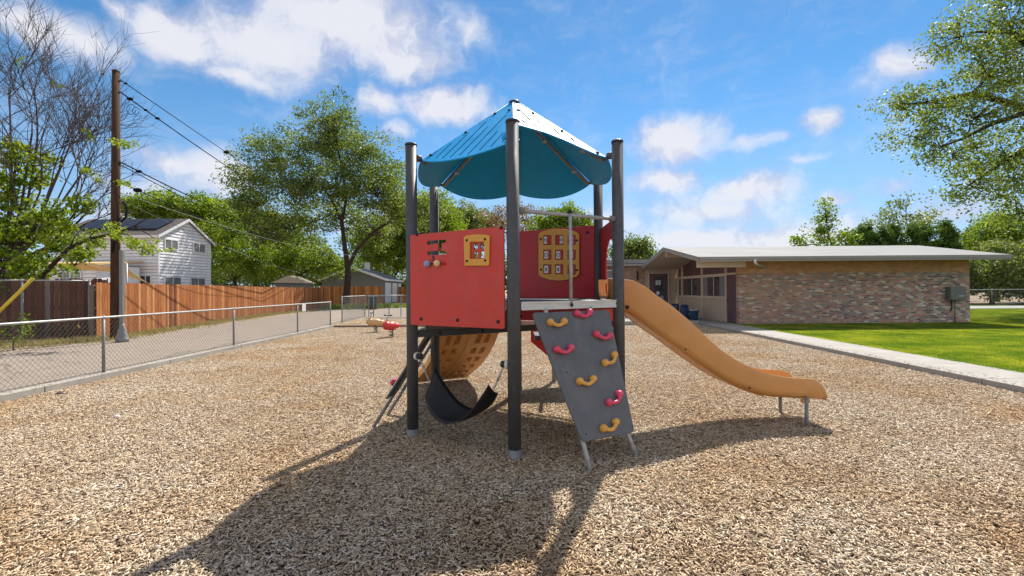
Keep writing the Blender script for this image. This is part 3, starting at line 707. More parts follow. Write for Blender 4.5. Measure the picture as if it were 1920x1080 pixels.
# dark red back board with the turning-block game
uxB = (PT['BR']-PT['B']).normalized(); inB = Vector((uxB.y, -uxB.x, 0))
if inB.y > 0: inB = -inB
frB = (PT['B']+inB*0.05, uxB, Z2)
def bpt(x, y): return on_plane(780+x/4.8, 340+y/4.8, frB)
bx1 = on_plane(1111, 430, frB)[0]
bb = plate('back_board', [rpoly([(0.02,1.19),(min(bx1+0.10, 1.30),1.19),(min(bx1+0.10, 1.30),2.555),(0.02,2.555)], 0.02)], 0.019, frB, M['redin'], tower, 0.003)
go = [bpt(*q) for q in [(1113,478),(1130,458),(1200,437),(1300,430),(1400,437),(1455,458),(1476,480),(1478,835),(1462,855),(1390,884),(1300,895),(1210,886),(1130,858),(1113,838)]]
cells = []
for j, yy in enumerate((530, 662, 793)):
    for i, xx in enumerate((1192, 1298, 1410)):
        cells.append((i, j, xx, yy))
hs_ = [[bpt(xx-36, yy+44), bpt(xx+36, yy+44), bpt(xx+36, yy-44), bpt(xx-36, yy-44)] for _, _, xx, yy in cells]
fr3 = (Vector(frB[0])+inB*0.030, uxB, Z2)
gf = plate('game_frame', [go]+[rpoly(h, 0.01) for h in hs_], 0.016, fr3, M['yellow'], bb, 0.003)
for q in ((1135,522),(1457,535),(1138,796),(1458,800)):
    x, y = bpt(*q); bolt(bb, frpt(fr3, x, y, 0.008), inB, 0.017, 0.01)
for i, j, xx, yy in cells:
    x, y = bpt(xx, yy); x2, _ = bpt(xx+33, yy); _, y2 = bpt(xx, yy-40); hw = x2-x; hh = y2-y
    off = (-0.35, -0.30, -0.2)[i] if j else (-0.55, 0.55, -0.15)[i]
    m = MB(); c = frpt(fr3, x, y, -0.004)
    m.obox(c, uxB*hw*0.96, Z2*hh*0.97, inB*0.006)
    wc = c+uxB*hw*off; ww = min(hw*0.55, hw*(0.94-abs(off)))
    m.obox(wc, uxB*ww, Z2*hh*0.82, inB*0.0085, 1)
    if j < 2:
        rr = min(ww*0.75, hh*0.42)
        m.path([wc+inB*0.009+uxB*rr*math.cos(t)+Z2*rr*math.sin(t) for t in np.linspace(0, 2*math.pi, 17)], 0.0045, 5, 2, False)
    else:
        rr = min(ww*0.8, hh*0.42)
        for t in (50, 130, 90): m.tube(wc+inB*0.009-(uxB*math.cos(R(t))+Z2*math.sin(R(t)))*rr, wc+inB*0.009+(uxB*math.cos(R(t))+Z2*math.sin(R(t)))*rr, 0.004, n=5, mi=3)
    m.build('game_block', [M['redin'], M['white'], M['green'], M['black']], bb)
for x, y in ((0.07, 2.46), (1.2, 2.46), (0.1,1.25),(0.1,1.36)): bolt(bb, frpt(frB, x, y, 0.009), inB, 0.02, 0.014)

# slide-side board with arched way through
uxS = (PT['R']-PT['BR']).normalized(); frS = (PT['BR']+Vector((0.03,0,0)), uxS, Z2)
so = [(0.05,1.19),(1.29,1.19),(1.29,2.50),(0.05,2.50)]
ar = [(0.42,1.56),(1.05,1.56),(1.05,1.95)]+[(0.735+0.315*math.cos(t), 1.98+0.30*math.sin(t)) for t in np.linspace(0.05, math.pi-0.05, 14)]+[(0.42,1.95)]
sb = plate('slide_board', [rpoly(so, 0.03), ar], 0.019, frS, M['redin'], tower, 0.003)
m = MB().poly([PT['R']+Vector((-0.33,-0.17,0))+Z2*1.44, PT['R']+Vector((-0.07,-0.03,0))+Z2*1.44, PT['R']+Vector((-0.07,-0.03,0))+Z2*1.30, PT['R']+Vector((-0.13,-0.06,0))+Z2*1.30, PT['R']+Vector((-0.27,-0.14,0))+Z2*1.39], Vector((-0.006,0.01,0)))
m.build('corner_gusset', M['red'], tower)

# rail across the front opening
z = 2.435; a = PT['F']+Z2*z; b = PT['R']+Z2*z; d = (b-a).normalized()
rl = MB().tube(a+d*0.06, b-d*0.06, 0.020, n=16).build('hand_rail', M['galv'], tower)
for s_, q in ((1, a+d*0.058), (-1, b-d*0.058)):
    MB().path([q, q+d*s_*0.05, q+d*s_*0.06], [0.036, 0.036, 0.026], 16).build('rail_end', M['galvdull'], rl)
fR = (PT['F'], d, Z2); xv = on_plane(1066.5, 480, fR)[0]; outR = Vector((d.y, -d.x, 0))
v0 = PT['F']+d*xv+outR*0.03
vr = MB().tube(v0+Z2*1.47, v0+Z2*(z+0.0), 0.0185, n=14).build('upright_bar', M['galv'], tower)
bolt(vr, v0+Z2*(z+0.02), Z2, 0.022, 0.03); bolt(vr, v0+outR*0.018+Z2*1.495, outR, 0.017, 0.01)

# front climbing board
def climb_board(P4, feet, name, holds, gd_normal):
    """P4 = four corners top-left, top-right, bottom-right, bottom-left"""
    tl, tr, br, bl = P4
    uxx = (tr-tl).normalized(); nn = (bl-tl).cross(uxx).normalized()
    if nn.dot(gd_normal) < 0: nn = -nn
    uyy = nn.cross(uxx)
    fr = (tl, uxx, uyy)
    loc = lambda p: ((p-tl).dot(uxx), (p-tl).dot(uyy))
    pts = [loc(p) for p in (tl, bl, br, tr)]
    bd = plate('climbing_board', [rpoly(pts, 0.05)], 0.02, fr, M['slab'], tower, 0.003)
    for (foot, top) in feet:
        bk_ = nn if nn.y > 0 else -nn
        d = (top-foot).normalized(); g = MB().path([foot-d*0.15, top+bk_*0.045, top+bk_*0.045-uyy*uyy.dot(Z2)/abs(uyy.dot(Z2))*-0.35], 0.022, 12)
        lg = g.build('board_leg', M['galv'], bd)
    return bd, fr, nn
fRn = (PT['F']+outR*0.03, d, Z2)
tl = frpt(fRn, on_plane(996, 582, fRn)[0], 1.425); tr = frpt(fRn, on_plane(1141, 580, fRn)[0], 1.425)
bl = at(1091, 829, 4.17); br = at(1189, 810, 4.52)
bl.z = max(bl.z, 0.2)
# put both lower corners on one plane with the top edge
nrm = (tr-tl).cross(bl-tl).normalized()
rr_ = ray(1189, 811); tt = (tl-Vector((0,0,CAM_H))).dot(nrm)/rr_.dot(nrm); br = Vector((0,0,CAM_H))+rr_*tt
fl, fr_ = gd(1110, 889, 0.0), gd(1197, 860, 0.0)
cb, frC, nC = climb_board((tl, tr, br, bl), [(fl, bl+(br-bl)*0.07-nrm*0.0), (fr_, br+(bl-br)*0.07)], 'climbing_board', None, Vector((0.5,-0.86,0.4)))
if nC.y > 0: nC = -nC
def grip(u, v, ang, mat, fr, n, parent, pxw=22):
    x, y = on_plane(u, v, fr); c = frpt(fr, x, y); c = c+n*0.01
    uxx = Vector(fr[1]).normalized(); dn = n.cross(uxx).normalized()
    if dn.z < 0: dn = -dn
    a = R(ang); e1 = uxx*math.cos(a)+dn*math.sin(a); e2 = -uxx*math.sin(a)+dn*math.cos(a)
    L = 0.083; m = MB()
    pts = [c+e1*L*t+e2*(0.042*(t*t)-0.016)+n*(0.028+0.006*(1-t*t)) for t in np.linspace(-1, 1, 13)]
    rad = [0.019+0.009*abs(t)**6 for t in np.linspace(-1, 1, 13)]
    m.path(pts, rad, 12)
    for s_ in (-1, 1):
        q = c+e1*L*s_+e2*0.026
        m.path([q, q+n*0.02, q+n*0.042, q+n*0.056, q+n*0.060], [0.037, 0.037, 0.033, 0.022, 0.006], 18)
    h = m.build('climbing_hold', M[mat], parent)
    return h
for u, v, a_, m_ in ((1043,610,-2,'holdy'),(1092,593,0,'holdp'),(1128,634,-12,'holdp'),(1056,660,0,'holdp'),(1143,678,24,'holdy'),(1098,719,0,'holdy'),(1151,752,20,'holdp'),(1142,803,10,'holdy')):
    grip(u, v, a_+2, m_, frC, nC, cb)
for u, v in ((1031,587),(1101,589),(1062,699),(1098,815),(1184,800)):
    x, y = on_plane(u, v, frC); bolt(cb, frpt(frC, x, y)+nC*0.009, nC, 0.008, 0.004)
for u in (1023, 1106):
    x = on_plane(u, 580, fRn)[0]; q = frpt(fRn, x, 1.44)
    MB().obox(q, d*0.022, outR*0.012, Z2*0.03).build('board_bracket', M['galv'], cb)

# left climbing board (seen almost edge on)
dl = Vector((0.55, 0.66, 1.08)).normalized()
fA = gd(697, 806, 0.0); fB = gd(724, 783, 0.0)
topA = Vector((-1.10, 6.13, 1.04)); kA = topA-fA
legs = MB(); LB = None
wv = (fB-fA)
pA = fA+kA*0.17; pB = pA+wv
offn = kA.cross(wv).normalized()
if offn.x > 0: offn = -offn
cA = at(722, 748, 5.52); corners = [cA, cA+wv*0.9, cA+wv*0.9+kA*0.86, cA+kA*0.86]
lbm = MB().poly(corners, -offn*0.02).build('climbing_board', M['slab'], tower, bevel=0.004)
MB().tube(fA-kA*0.1, fA+kA*1.17, 0.020, n=12).build('board_leg', M['galvdull'], lbm)
MB().tube(fB-kA*0.1, fB+kA*1.12, 0.020, n=12).build('board_leg', M['galvdull'], lbm)
MB().beam(fB+kA*0.30-offn*0.0, fB+kA*1.1, 0.07, 0.03, up=offn).build('board_flange', M['slab'], lbm)
for u, v, t in ((745,698,0.42),(729.5,733,0.14)):
    q = cA+kA*t+wv*0.12+offn*0.02
    MB().path([q, q+offn*0.03, q+offn*0.05], [0.037, 0.035, 0.015], 14).path([q+offn*0.035, q+offn*0.04+wv*0.15, q+offn*0.035+wv*0.3], 0.018, 8).build('climbing_hold', M['holdp'], lbm)

# orange slide
YN, YF = 5.46, 6.08
def slx(pts): return [(at(u, v, YN+0.02).x, at(u, v, YN+0.02).z) for u, v in pts]
TOP = slx([(1150,523.5),(1170,525),(1187.5,527.7),(1208,538),(1231,555.4),(1260,575.8),(1289.6,600.6),(1318.8,628.3),(1348,654.6),(1377,675),(1406,689.6),(1435.5,701),(1460,706),(1479,709.4),(1496,710),(1514,710.6),(1525,713),(1534.6,717.3),(1541,723),(1546,731),(1548,740)])
BOT = slx([(1140,560),(1150,568),(1171.5,583),(1196,599),(1231,625),(1269,651.6),(1304,678),(1333,698),(1362.5,717),(1391.7,731),(1421,741),(1450,746.5),(1499.6,749.3),(1548,750.8)])
tx, tz = zip(*TOP); bx, bz = zip(*BOT)
X0 = 1.14; X1 = tx[-1]
xs = list(np.linspace(X0, tx[-5], 64))+list(np.linspace(tx[-5], X1, 9)[1:])
V = []; ns = None
for X in xs:
    zt = float(np.interp(X, tx, tz)); zbq = float(np.interp(X, bx, bz))
    h = max(0.02, zt-zbq); w = 0.022
    def sec(off, zlow):
        yn, yf = YN+off, YF-off; hh = zt-zlow; rr = min(0.10, hh*0.6); L = []
        L.append((yn, zt)); L.append((yn-0.008, zt-0.3*(hh-rr))); L.append((yn-0.006, zlow+rr))
        for t in (22, 45, 67, 90): L.append((yn+rr*(1-math.cos(R(t)))-0.006*(1-t/90), zlow+rr*(1-math.sin(R(t)))))
        L.append(((yn+yf)/2, zlow-0.004))
        return L+[(YN+YF-y, z_) for y, z_ in L[:-1][::-1]]
    outer = sec(0, zbq); inner = sec(w, zbq+0.03)
    # rounded rims
    rim1 = [(YF-w*0.15, zt+0.009), (YF-w*0.85, zt+0.009)]; rim0 = [(YN+w*0.85, zt+0.009), (YN+w*0.15, zt+0.009)]
    loop = outer+rim1+inner[::-1]+rim0
    ns = len(loop); V += [(X, y, z_) for y, z_ in loop]
fs = []
for i in range(len(xs)-1):
    for k in range(ns): fs.append((i*ns+k, (i+1)*ns+k, (i+1)*ns+(k+1) % ns, i*ns+(k+1) % ns))
m = MB(); m.add(V, fs, 0, True)
for q, rev in ((0, False), (len(xs)-1, True)):
    f = [q*ns+k for k in range(ns)]; no = len(outer)
    # end faces as quads between outer and inner lines
    for k in range(no-1):
        a_, b_ = q*ns+k, q*ns+k+1; c_, d__ = q*ns+(no+2+(no-1-(k+1))), q*ns+(no+2+(no-1-k))
        m.f.append((a_, b_, c_, d__) if rev else (d__, c_, b_, a_)); m.mi.append(0); m.sm.append(False)
slide = m.build('slide', M['slide'], tower)
# moulded rib along the underside
rb = MB(); pp = [(X, float(np.interp(X, bx, bz))) for X in np.linspace(1.35, 3.0, 30)]
for yy in (YN+0.05, YF-0.05): rb.path([(X, yy, z_+0.001) for X, z_ in pp], 0.006, 6)
rb.build('slide_rib', M['slide'], slide)
sm_ = [(X, YN-0.0085, float(np.interp(X, tx, tz))*0.30+float(np.interp(X, bx, bz))*0.70) for X in np.linspace(1.3, 3.55, 40)]
for X in (1.32, 2.05, 2.8): bolt(slide, (X, YN-0.006, float(np.interp(X, bx, bz))+0.055), (0,-1,0), 0.011, 0.005)
for u, vb, vt, yy in ((1511, 801, 748, YN+0.0), (1463, 776, 748, YF-0.02)):
    g0 = gd(u, vb, 0.0); zz = float(np.interp(g0.x, bx, bz))
    m = MB().tube((g0.x, yy, -0.2), (g0.x, yy, zz+0.03), 0.021, n=14).path([(g0.x, yy, zz+0.025), (g0.x, yy, zz+0.04)], [0.026, 0.02], 14)
    m.obox((g0.x, yy+0.02*(1 if yy < 5.7 else -1), zz-0.01), (0.045,0,0), (0,0.02,0), (0,0,0.02), 1)
    m.build('slide_leg', [M['galvdull'], M['slide']], slide)
bolt(slide, (at(1173, 576, YN).x+0.02, YN-0.004, at(1173, 576, YN).z), (0,-1,0), 0.024, 0.008)

# orange moulded climber leaving the back left side (only its pocketed underside shows)
mB = (PT['BL']+PT['B'])/2; dB = (PT['B']-PT['BL']).normalized(); oB = Vector((-dB.y, dB.x, 0))
prof = [(0.0,1.50),(0.10,1.30),(0.28,1.00),(0.48,0.76),(0.68,0.58),(0.90,0.42),(1.15,0.28),(1.40,0.16),(1.6,0.05)]
m = MB(); ncol = 8; half = 0.50
pr = [(float(np.interp(t, np.linspace(0,1,len(prof)), [p[0] for p in prof])), float(np.interp(t, np.linspace(0,1,len(prof)), [p[1] for p in prof]))) for t in np.linspace(0,1,9)]
def cp(i, j, lift=0.0):
    r, z_ = pr[i]; i0, i1 = max(i-1, 0), min(i+1, len(pr)-1); dr = pr[i1][0]-pr[i0][0]; dz = pr[i1][1]-pr[i0][1]; L = math.hypot(dr, dz)
    n = (oB*(-dz/L)+Z2*(dr/L)); x = -half+2*half*j/ncol
    return mB+dB*x+oB*r+Z2*z_+n*lift
for i in range(8):
    for j in range(ncol):
        q = [cp(i, j), cp(i, j+1), cp(i+1, j+1), cp(i+1, j)]
        if j in (1, 2, 5, 6) and i >= 1:
            jj = {1: (0.0, 0.80), 2: (0.20, 1.0), 5: (0.0, 0.80), 6: (0.20, 1.0)}[j]
            def bl2(s, t): return (q[0]*(1-s)+q[1]*s)*(1-t)+(q[3]*(1-s)+q[2]*s)*t
            c4 = [bl2(jj[0], 0.14), bl2(jj[1], 0.14), bl2(jj[1], 0.80), bl2(jj[0], 0.80)]
            r, z_ = pr[i]; n = (cp(i, j, 1)-cp(i, j)).normalized(); deep = [p+n*0.06 for p in c4]
            c5 = [deep[0]*0.8+deep[2]*0.2, deep[1]*0.8+deep[3]*0.2, deep[2]*0.8+deep[0]*0.2, deep[3]*0.8+deep[1]*0.2]
            m.add(q+c4+c5, [(0,1,5,4),(1,2,6,5),(2,3,7,6),(3,0,4,7),(4,5,9,8),(5,6,10,9),(6,7,11,10),(7,4,8,11),(8,9,10,11)])
        else: m.add(q, [(0,1,2,3)])
        t4 = [cp(i, j, 0.09), cp(i, j+1, 0.09), cp(i+1, j+1, 0.09), cp(i+1, j, 0.09)]; m.add(t4, [(3,2,1,0)])
    for j in (0, ncol):
        m.add([cp(i, j), cp(i+1, j), cp(i+1, j, 0.09), cp(i, j, 0.09)], [(0,1,2,3)])
mo = m.build('moulded_climber', M['slide'], tower)
rg = MB(); rg.path([cp(i, 4, -0.004) for i in range(9)], 0.016, 8)
rg.build('centre_rib', M['slide'], mo)

# red step box at the back right on its leg
m = MB().poly([Vector((0.32,8.0,0.95)), Vector((0.32,8.0,0.76)), Vector((0.62,8.0,0.50)), Vector((1.15,8.0,0.50)), Vector((1.15,8.0,0.95))], (0,0.03,0))
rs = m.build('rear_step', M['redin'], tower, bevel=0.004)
MB().box(0.36, 7.3, 0.86, 1.10, 7.99, 0.93).build('step_tread', M['deck'], rs)
MB().tube((0.74,8.2,-0.2), (0.74,8.2,0.9), 0.045, n=16).build('step_leg', M['galvdull'], rs)
MB().tube((0.70,6.95,1.12), (0.70,7.4,0.92), 0.03, n=12).build('step_arm', M['galvdull'], rs)

# ------------------------------------------------------------------ strap swing seat
hL = at(786, 668, PT['L'].y-0.05); hR = at(946.5, 683, PT['F'].y+0.04)
sL = at(806, 720, 5.02); sR = at(925, 733, 4.62)
seat_t = thing('swing_seat', 'black rubber sling swing seat hanging low between the left and front posts', 'swing', ((sL.x+sR.x)/2, (sL.y+sR.y)/2, 0.3))
line = (sR-sL); pl = Vector((line.x, line.y, 0)).normalized(); ac = Vector((-pl.y, pl.x, 0))
m = MB(); NU, NV = 28, 8; top = []; wseat = 0.15
bot = at(848, 785, 4.75).z
def seatpt(s, t, off=0.0):
    sx = 2*s-1; c = sL*(1-s)+sR*s
    zlow = (c.z-bot+0.0)
    z_ = c.z-zlow*(1-abs(sx)**2.3)
    w = wseat*(0.55+0.45*(1-abs(sx)**5))
    twist = 0.10*(1-2*s)+0.04
    return Vector((c.x, c.y, z_))+ac*w*t+Z2*(t*twist+0.025*t*t-off)-pl*0
vs = [seatpt(i/NU, -1+2*j/NV, o_) for o_ in (0, 0.016) for i in range(NU+1) for j in range(NV+1)]
K = (NU+1)*(NV+1); fs = []
idx = lambda i, j: i*(NV+1)+j
for i in range(NU):
    for j in range(NV):
        fs.append((idx(i,j), idx(i+1,j), idx(i+1,j+1), idx(i,j+1))); fs.append((K+idx(i,j), K+idx(i,j+1), K+idx(i+1,j+1), K+idx(i+1,j)))
for i in range(NU):
    for j in (0, NV): fs.append((idx(i,j), idx(i+1,j), K+idx(i+1,j), K+idx(i,j)) if j else (idx(i+1,j), idx(i,j), K+idx(i,j), K+idx(i+1,j)))
for j in range(NV):
    for i in (0, NU): fs.append((idx(i,j), idx(i,j+1), K+idx(i,j+1), K+idx(i,j)))
m.add(vs, fs, 0, True); m.build('seat_strap', M['rubber'], seat_t)
for h, s_, pst in ((hL, sL, PT['L']), (hR, sR, PT['F'])):
    dd = (h-Vector((pst.x, pst.y, h.z))).normalized(); c0 = Vector((pst.x, pst.y, h.z))+dd*0.055
    hg = MB().path([c0, c0+dd*0.03], [0.046, 0.046], 20, 0).path([c0+dd*0.03, c0+dd*0.075, c0+dd*0.085], [0.034, 0.034, 0.022], 18, 1)
    hg.build('hanger', [M['gutter'], M['cap']], seat_t)
    st = c0+dd*0.06-Z2*0.03; ch = MB(); n = 9; v = (s_+Z2*0.01-st)
    for i in range(n):
        a_ = st+v*(i/n); b_ = st+v*((i+1.12)/n); mid = (a_+b_)/2; e = (b_-a_)/2
        sdv = (ac if i % 2 else v.cross(ac).normalized())*0.009
        ch.path([mid+e*math.cos(t)+sdv*math.sin(t) for t in np.linspace(0, 2*math.pi, 13)], 0.0034, 6, 0, False)
    ch.tube(st+v*0.3, st+v*0.6, 0.012, n=8)
    ch.build('chain', M['galv'], seat_t)

# ------------------------------------------------------------------ spring riders
def coil(m, c, r, h, turns, wr, mi=0):
    m.path([(c[0]+r*math.cos(t), c[1]+r*math.sin(t), c[2]+h*t/(2*math.pi*turns)) for t in np.linspace(0, 2*math.pi*turns, turns*14)], wr, 6, mi)
def spring_rider(c, heading, body_mat, label, s=1.0):
    t = thing('spring_rider', label, 'spring rider', c, 'spring riders behind the tower')
    h = Vector((math.cos(heading), math.sin(heading), 0)); sd = Vector((-h.y, h.x, 0)); rot = Matrix.Rotation(heading, 3, 'Z'); c = Vector(c)
    z0 = 0.42
    m = MB().sphere(c+Z2*z0+h*0.02, 0.19, (1.45,0.95,0.85), rot=rot); m.sphere(c+Z2*(z0+0.02)+h*0.20, 0.15, (1.1,1.0,1.0), rot=rot); m.sphere(c+Z2*(z0-0.01)-h*0.22, 0.13, (1,0.9,0.8), rot=rot)
    bd = m.build('body', M[body_mat], t)
    n0 = c+Z2*(z0+0.12)+h*0.16
    MB().path([n0, n0+Z2*0.13+h*0.03, n0+Z2*0.26-h*0.02], [0.035, 0.022, 0.018], 10).build('neck', M['galv'], t)
    k = n0+Z2*0.26-h*0.02
    hb = MB().tube(k-sd*0.17, k+sd*0.17, 0.013, n=8).build('handlebar', M['cap'], t)
    for q in (-1, 1): MB().path([k+sd*q*0.12, k+sd*q*0.16, k+sd*q*0.20], [0.022, 0.028, 0.024], 10).build('grip', M['cap'], hb)
    MB().path([c+Z2*(z0-0.06)+h*0.3+sd*0.05, c+Z2*(z0+0.02)+h*0.36+sd*0.05], [0.025,0.012], 8).path([c+Z2*(z0-0.12)-sd*0.24, c+Z2*(z0-0.12)+sd*0.24], 0.016, 8).build('foot_rest', M['cap'], t)
    m = MB(); coil(m, (c.x, c.y, 0.0), 0.075, z0-0.12, 6, 0.011); m.build('spring', M['cap'], t)
    return t
p1 = gd(711, 622, 0.0); spring_rider((p1.x, p1.y-0.5, 0), R(185), 'tanbody', 'tan spring rider with black handlebar, left of the red one behind the tower')
p2 = gd(739, 631, 0.0); spring_rider((p2.x, p2.y-0.4, 0), R(-125), 'toyred', 'red round-nosed spring rider with black handlebar beside the tower left post')

# ------------------------------------------------------------------ chain link fences
def mesh_wires(m, A, B_, z0, z1, pitch=0.075, r=0.0017, n=3, dh=None):
    """crossing diagonal wires between two ground points"""
    A = Vector(A); B_ = Vector(B_); L = (B_-A).length; e = (B_-A)/L; H = z1-z0
    x = -H
    while x < L:
        for s_ in (1, -1):
            a, b = (x, x+H); za, zb_ = (z0, z1) if s_ > 0 else (z1, z0)
            a2, b2 = max(a, 0), min(b, L)
            if b2-a2 < 0.02: continue
            f0 = (a2-a)/H; f1 = (b2-a)/H
            p = A+e*a2+Z2*(za+(zb_-za)*f0-A.z); q = A+e*b2+Z2*(za+(zb_-za)*f1-A.z)
            m.path([p, q], r, n, 0, False, smooth=False)
        x += pitch*2*0.5*1.0
def chain_fence(name, label, pts, z0, h, posts, mats=('galv','galvdull','wirel'), pitch=0.075, wr=0.0019, rail_r=0.021, group=None, post_r=0.026, bottom_gap=0.03):
    t = thing(name, label, 'chain-link fence', (pts[0][0], pts[0][1], 0), group)
    rail = MB(); wires = MB()
    for a, b in zip(pts[:-1], pts[1:]):
        A = Vector((a[0], a[1], 0)); Bv = Vector((b[0], b[1], 0))
        rail.tube(A+Z2*(z0+h), Bv+Z2*(z0+h), rail_r, n=12)
        mesh_wires(wires, A, Bv, z0+bottom_gap, z0+h-0.01, pitch, wr)
    rail.build('top_rail', M[mats[0]], t)
    wires.build('wire_mesh', M[mats[2]], t)
    for (x, y) in posts:
        p = MB().tube((x, y, z0-0.1), (x, y, z0+h-0.012), post_r, n=14).build('fence_post', M[mats[1]], t)
        MB().path([(x, y, z0+h-0.03), (x, y, z0+h+0.018), (x, y, z0+h+0.035)], [post_r+0.006, post_r+0.006, 0.012], 14).build('post_cap', M[mats[0]], p)
    return t
def xf(Y): return xl(Y)-0.10
lf = chain_fence('chain_link_fence', 'low galvanised chain-link fence standing on the kerb left of the wood chips', [(xf(-3), -3), (xf(YR), YR)], 0.13, 1.06,
    [(xf(y), y) for y in (0.2, 4.5, 8.85, 13.2, 17.4, YR-0.1)], pitch=0.095, wr=0.0024)
sg = at(565, 577, 17.9); 
o = MB().box(xf(17.9)+0.03, 17.75, sg.z-0.14, xf(17.9)+0.04, 18.05, sg.z+0.14).build('fence_sign', M['white'], lf)
c0 = gd(628, 611, 0.12)
bk = chain_fence('chain_link_fence', 'low chain-link fence crossing the back of the play area beside the dark bin', [(-8.35, 22.6), (-8.95, 28.0), (-6.7, 28.4), (-2.0, 28.6)], 0.1, 1.3,
    [(-8.35, 22.6), (-8.95, 28.0), (-8.72, 28.04), (-8.45, 28.1), (-7.55, 28.25), (-6.85,28.38), (-4.6, 28.5), (-2.0, 28.6)], pitch=0.1, wr=0.0026)
tall = chain_fence('chain_link_fence', 'taller chain-link fence in front of the old brown board fence at far left', [tuple(gd(168,637,.1).xy), tuple(gd(42,645,.1).xy), (-20.5,12.6)], 0.1, 1.98,
    [tuple(gd(168,637,.1).xy), tuple(gd(42,645,.1).xy), (-17.6, 13.5)], pitch=0.095, wr=0.0042, rail_r=0.022, post_r=0.034)
rf_ = chain_fence('chain_link_fence', 'chain-link fence beside the right corner of the brick building on the lawn', [(20.0, 21.3), (36, 21.6)], 0.09, 1.42,
    [(20.05, 21.3), (27.3, 21.4), (33, 21.5)], pitch=0.10, wr=0.0028)
rf2 = chain_fence('chain_link_fence', 'distant chain-link fence along the far side of the street at right', [(22, 38.6), (60, 38.6)], 0.07, 1.35,
    [(x, 38.6) for x in (28.0, 40.2, 52)], pitch=0.2, wr=0.004)

# ------------------------------------------------------------------ timber fences
def board_fence(name, label, pts, z0, h, mat, w=0.14, gap=0.006, zvar=0.02, post_every=2.4, group=None, th=0.018, rails=True, mean=0.5):
    t = thing(name, label, 'wood fence', (pts[0][0], pts[0][1], 0), group)
    m = MB()
    for a, b in zip(pts[:-1], pts[1:]):
        A = Vector((a[0], a[1], 0)); Bv = Vector((b[0], b[1], 0)); L = (Bv-A).length; e = (Bv-A)/L; s_ = Vector((-e.y, e.x, 0)); x = 0
        if s_.dot(-(A+Bv)) < 0: s_ = -s_
        while x < L:
            ww = min(w, L-x); zz = z0+h+random.uniform(-zvar, zvar); sh_ = min(1, max(0, random.gauss(mean, 0.22))); off = random.uniform(0, 0.006)
            c = ww*0.18; q = A+e*(x+gap/2)+s_*off; r_ = A+e*(x+ww-gap/2)+s_*off
            m.poly([q+Z2*z0, r_+Z2*z0, r_+Z2*(zz-c), r_-e*c+Z2*zz, q+e*c+Z2*zz, q+Z2*(zz-c)], s_*th)
            m.sh[-12:] = [sh_]*12
            x += ww
    m.build('fence_boards', M[mat], t, shade=True)
    k = 0
    for a, b in zip(pts[:-1], pts[1:]):
        A = Vector((a[0], a[1], 0)); Bv = Vector((b[0], b[1], 0)); L = (Bv-A).length; e = (Bv-A)/L; s_ = Vector((-e.y, e.x, 0))
        if s_.dot(A+Bv) < 0: s_ = -s_
        for zz in (0.35, h*0.55, h-0.25): MB().beam(A+s_*0.03+Z2*(z0+zz), Bv+s_*0.03+Z2*(z0+zz), 0.04, 0.09).build('fence_rail', M['sleeper'], t)
    return t
w0 = gd(180, 637, 0.1); w1 = gd(380, 606.7, 0.1); w2 = gd(491, 591, 0.1); w3 = Vector((-17.3, 43, 0))
board_fence('board_fence', 'long orange cedar board fence along the alley behind the utility pole', [tuple(w0.xy), tuple(w1.xy), tuple(w2.xy), tuple(w3.xy)], 0.08, 1.95, 'plank')
board_fence('board_fence', 'old dark brown board fence behind the taller chain-link at far left', [(-22.5, 15.2), (-14.1, 16.1)], 0.08, 2.08, 'plankd', 0.15, 0.012, 0.03)
MB_ = MB().box(w0.x-0.20, w0.y-0.02, 0.05, w0.x-0.06, w0.y+0.12, 1.95).build('fence_post', M['sleeper']); set_meta(MB_, 'weathered timber post at the near end of the orange board fence', 'post')
b0 = at(600, 550, 52); b1 = at(716, 550, 52)
board_fence('board_fence', 'sunlit orange board fence facing the alley behind the big elm trunk', [(b0.x, 52), (b1.x, 52)], 0.1, 2.15, 'plank', mean=0.72)
b0 = at(747, 550, 66); b1 = at(800, 550, 66)
board_fence('board_fence', 'short orange board fence just right of the white garage doors', [(b0.x, 66), (b1.x, 66)], 0.1, 2.2, 'plank', mean=0.75)

# ------------------------------------------------------------------ brick school building
YE, YB, YRG = 18.9, 27.6, 23.25; XL_, XR_ = 7.68, 20.5; ZE, ZR = 2.97, 3.77; YW = 20.0; XW = 9.85
bld = thing('brick_building', 'single-storey brick building with low pale gable roof behind the lawn', 'building', (14, 24, 0.1))
def roof_z(Y): return ZE+(ZR-ZE)*(1-abs(Y-YRG)/(YRG-YE))
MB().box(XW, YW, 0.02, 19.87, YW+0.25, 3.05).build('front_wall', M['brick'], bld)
MB().poly([(19.87,YW+0.251,0.02),(19.87,26.6,0.02),(19.87,26.6,3.0),(19.87,YRG,3.6),(19.87,YW+0.251,3.05)], (-0.2,0,0)).box(XW,26.6,0.02,19.87,26.85,3.0).build('side_wall', M['brickside'], bld)
rm = MB(); t_ = 0.05
sec = [(YE, ZE), (YRG, ZR), (YB, ZE)]
rv = [(X, y, z+dz) for X in (XL_, XR_) for dz in (0, -t_) for y, z in sec]
rm.add(rv, [(0,6,7,1),(1,7,8,2),(3,4,10,9),(4,5,11,10),(0,1,4,3),(1,2,5,4),(6,9,10,7),(7,10,11,8),(0,3,9,6),(2,8,11,5)])
rf0 = rm.build('roof', M['roofw'], bld)
